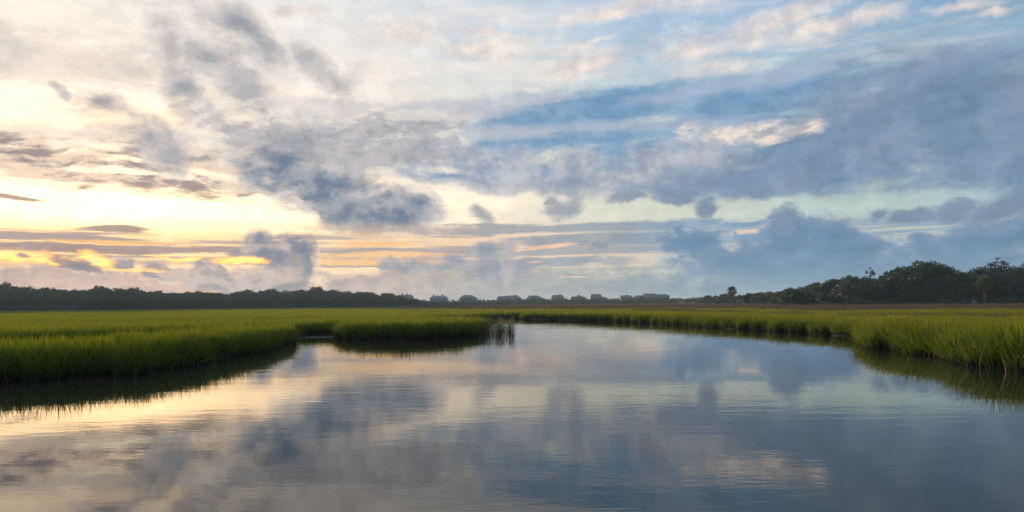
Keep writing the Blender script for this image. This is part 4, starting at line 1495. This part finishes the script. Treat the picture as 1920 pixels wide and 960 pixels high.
beach_house('tall tan house with steep roof and low white side wing', 1107, 1141, 'tan', 'brown', [(1108, 1129, 551.2, 557.5, 2.2, 1.5, 12, 0), (1127, 1140, 556.5, 560.0, 0.5, 4.0, 10, 1.0)], [], (1112, 1132, 560.0, 1.0))
beach_house('small brown house with plain trapezoid roof, beside the largest building', 1163, 1187, 'grey', 'brown', [(1164, 1187, 553.6, 558.6, 2.0, 3.0, 12, 0)], [(1177, 552.6)])
beach_house('largest white building with three dark roof sections', 1190, 1257, 'white', 'dark', [(1191, 1209, 553.8, 557.0, 3.5, 1.0, 11, 0), (1207, 1233, 549.8, 554.2, 4.0, 3.0, 14, 0.8), (1231, 1256, 551.2, 554.8, 2.0, 5.0, 13, 0)], [], (1209, 1254, 558.0, 0.8))
#HOUSES_END

# ----------------------------------------------------------------------------
# small things at the water's edge
# ----------------------------------------------------------------------------
M_WETMUD = plain_mat('wet_pale_mud', (0.05, 0.045, 0.038), (0.12, 0.11, 0.09), 5.0, 0.9, 0.03, 0.8)
for k, (px, d, w, dep, label) in enumerate(((606, 43.6, 1.5, 0.9, 'small pale mud bar in the inlet beside the grass tongue'), (1590, 39.0, 0.9, 0.5, 'narrow mud bar under the grass edge beside the ragged clump'), (1380, 50.6, 0.8, 0.5, 'thin mud sliver under the long grass edge beyond the pool'))):
    x, y = xy_at(px, d)
    r = random.Random(k)
    n = 26
    vs, fs_ = [(0, 0, 0.07)], []
    for ring, (q, zz) in enumerate(((0.55, 0.05), (0.85, 0.02), (1.0, -0.05))):
        for j in range(n):
            a = 2 * math.pi * j / n
            e = q * (1 + 0.16 * math.sin(3 * a + k) + 0.1 * math.sin(7 * a + 2 * k) + r.uniform(-.03, .03))
            vs.append((w * e * math.cos(a), dep * e * math.sin(a), zz + r.uniform(-.008, .008)))
    fs_ += [(0, 1 + j, 1 + (j + 1) % n) for j in range(n)]
    for ring in range(2):
        b = 1 + ring * n
        fs_ += [(b + j, b + n + j, b + n + (j + 1) % n, b + (j + 1) % n) for j in range(n)]
    o = link('mud_bar', mesh_from('mud_bar', vs, fs_, [M_WETMUD], True))
    o.location = (x, y, 0)
    tag(o, label, 'mud', kind='structure')

M_STRAW = plain_mat('straw', (0.20, 0.18, 0.075), (0.32, 0.28, 0.13), 8.0, 0.6, 0.3)
M_REEDGREEN = plain_mat('bent_green_blade', (0.085, 0.115, 0.018), (0.16, 0.17, 0.03), 8.0, 0.6, 0.3)


def bent_blade(px, d, height, reach, az_deg, label, mat, group, drop=0.3, width=0.016):
    """one long blade arching out over the water"""
    x, y = xy_at(px, d)
    a = math.radians(az_deg)
    ca, sa = math.cos(a), math.sin(a)
    n = 7
    vs, fs_ = [], []
    for i in range(n + 1):
        t = i / n
        out = reach * t ** 1.4
        zz = height * (t - drop * t ** 3)
        w = width * (1 - 0.85 * t)
        vs += [(ca * out - sa * w, sa * out + ca * w, zz), (ca * out, sa * out, zz + w * 0.5), (ca * out + sa * w, sa * out - ca * w, zz)]
    for i in range(n):
        b = i * 3
        fs_ += [(b, b + 1, b + 4, b + 3), (b + 1, b + 2, b + 5, b + 4)]
    o = link('bent_blade', mesh_from('bent_blade', vs, fs_, [mat], True))
    o.location = (x, y, max(-0.03, gz(x, y) - 0.02))
    return tag(o, label, 'grass blade', group)


rb = random.Random(12)
for k in range(12):
    bent_blade(330 + 17 * k + rb.uniform(-6, 6), float(np.interp(330 + 17 * k, [300, 370, 430, 480, 515], [21.9, 24.5, 27.5, 30.7, 34.1])) + 0.15, rb.uniform(0.25, 0.6), rb.uniform(0.8, 1.6), rb.uniform(-60, 25),
               'long pale blade bent down over the water from the near grass bank', M_STRAW if k % 3 == 0 else M_REEDGREEN, 'blades bent over the water from the near bank', 0.75)
for k in range(26):
    p = 1700 + 9 * k + rb.uniform(-6, 6)
    bent_blade(p, float(np.interp(p, [1700, 1760, 1800, 1835, 1890, 2000], [26.4, 24.4, 22.8, 21.0, 19.6, 18.2])) - rb.uniform(0.0, 0.7), rb.uniform(0.5, 1.1), rb.uniform(0.1, 0.5), rb.uniform(0, 360),
               'long loose blade standing out of the water beside the ragged clump', M_REEDGREEN if k % 4 else M_STRAW, 'loose blades beside the ragged clump', 0.25, 0.013)
for k, (px, d, L, rz) in enumerate(((545, 26.2, 0.30, 0.1), (497, 22.6, 0.20, -0.2), (492, 21.0, 0.18, 0.3))):
    x, y = xy_at(px, d)
    mb = MB().tube([(-L, 0, 0.004), (0, 0.03, 0.012), (L, 0.0, 0.004)], [0.005, 0.007, 0.004], 6)
    o = link('floating_reed', mb.mesh('floating_reed', M_STRAW, True))
    o.location = (x, y, 0.0)
    o.rotation_euler = (0, 0, rz)
    tag(o, 'short broken reed floating on the pool off the near grass bank', 'reed', 'floating broken reeds')

# ----------------------------------------------------------------------------
# haze over the marsh
# ----------------------------------------------------------------------------
m = bpy.data.materials.new('haze')
m.use_nodes = True
nt = m.node_tree
nt.nodes.clear()
pv = nt.nodes.new('ShaderNodeVolumePrincipled')
pv.inputs['Color'].default_value = (0.62, 0.76, 0.92, 1)
pv.inputs['Density'].default_value = 0.00021
pv.inputs['Anisotropy'].default_value = 0.2
ou = nt.nodes.new('ShaderNodeOutputMaterial')
nt.links.new(pv.outputs[0], ou.inputs['Volume'])
hz = link('haze', MB().box(-9500, 9500, -9500, 9500, -2.0, 22.0).mesh('haze', m))
tag(hz, 'thin evening haze over the marsh', 'haze', kind='stuff')
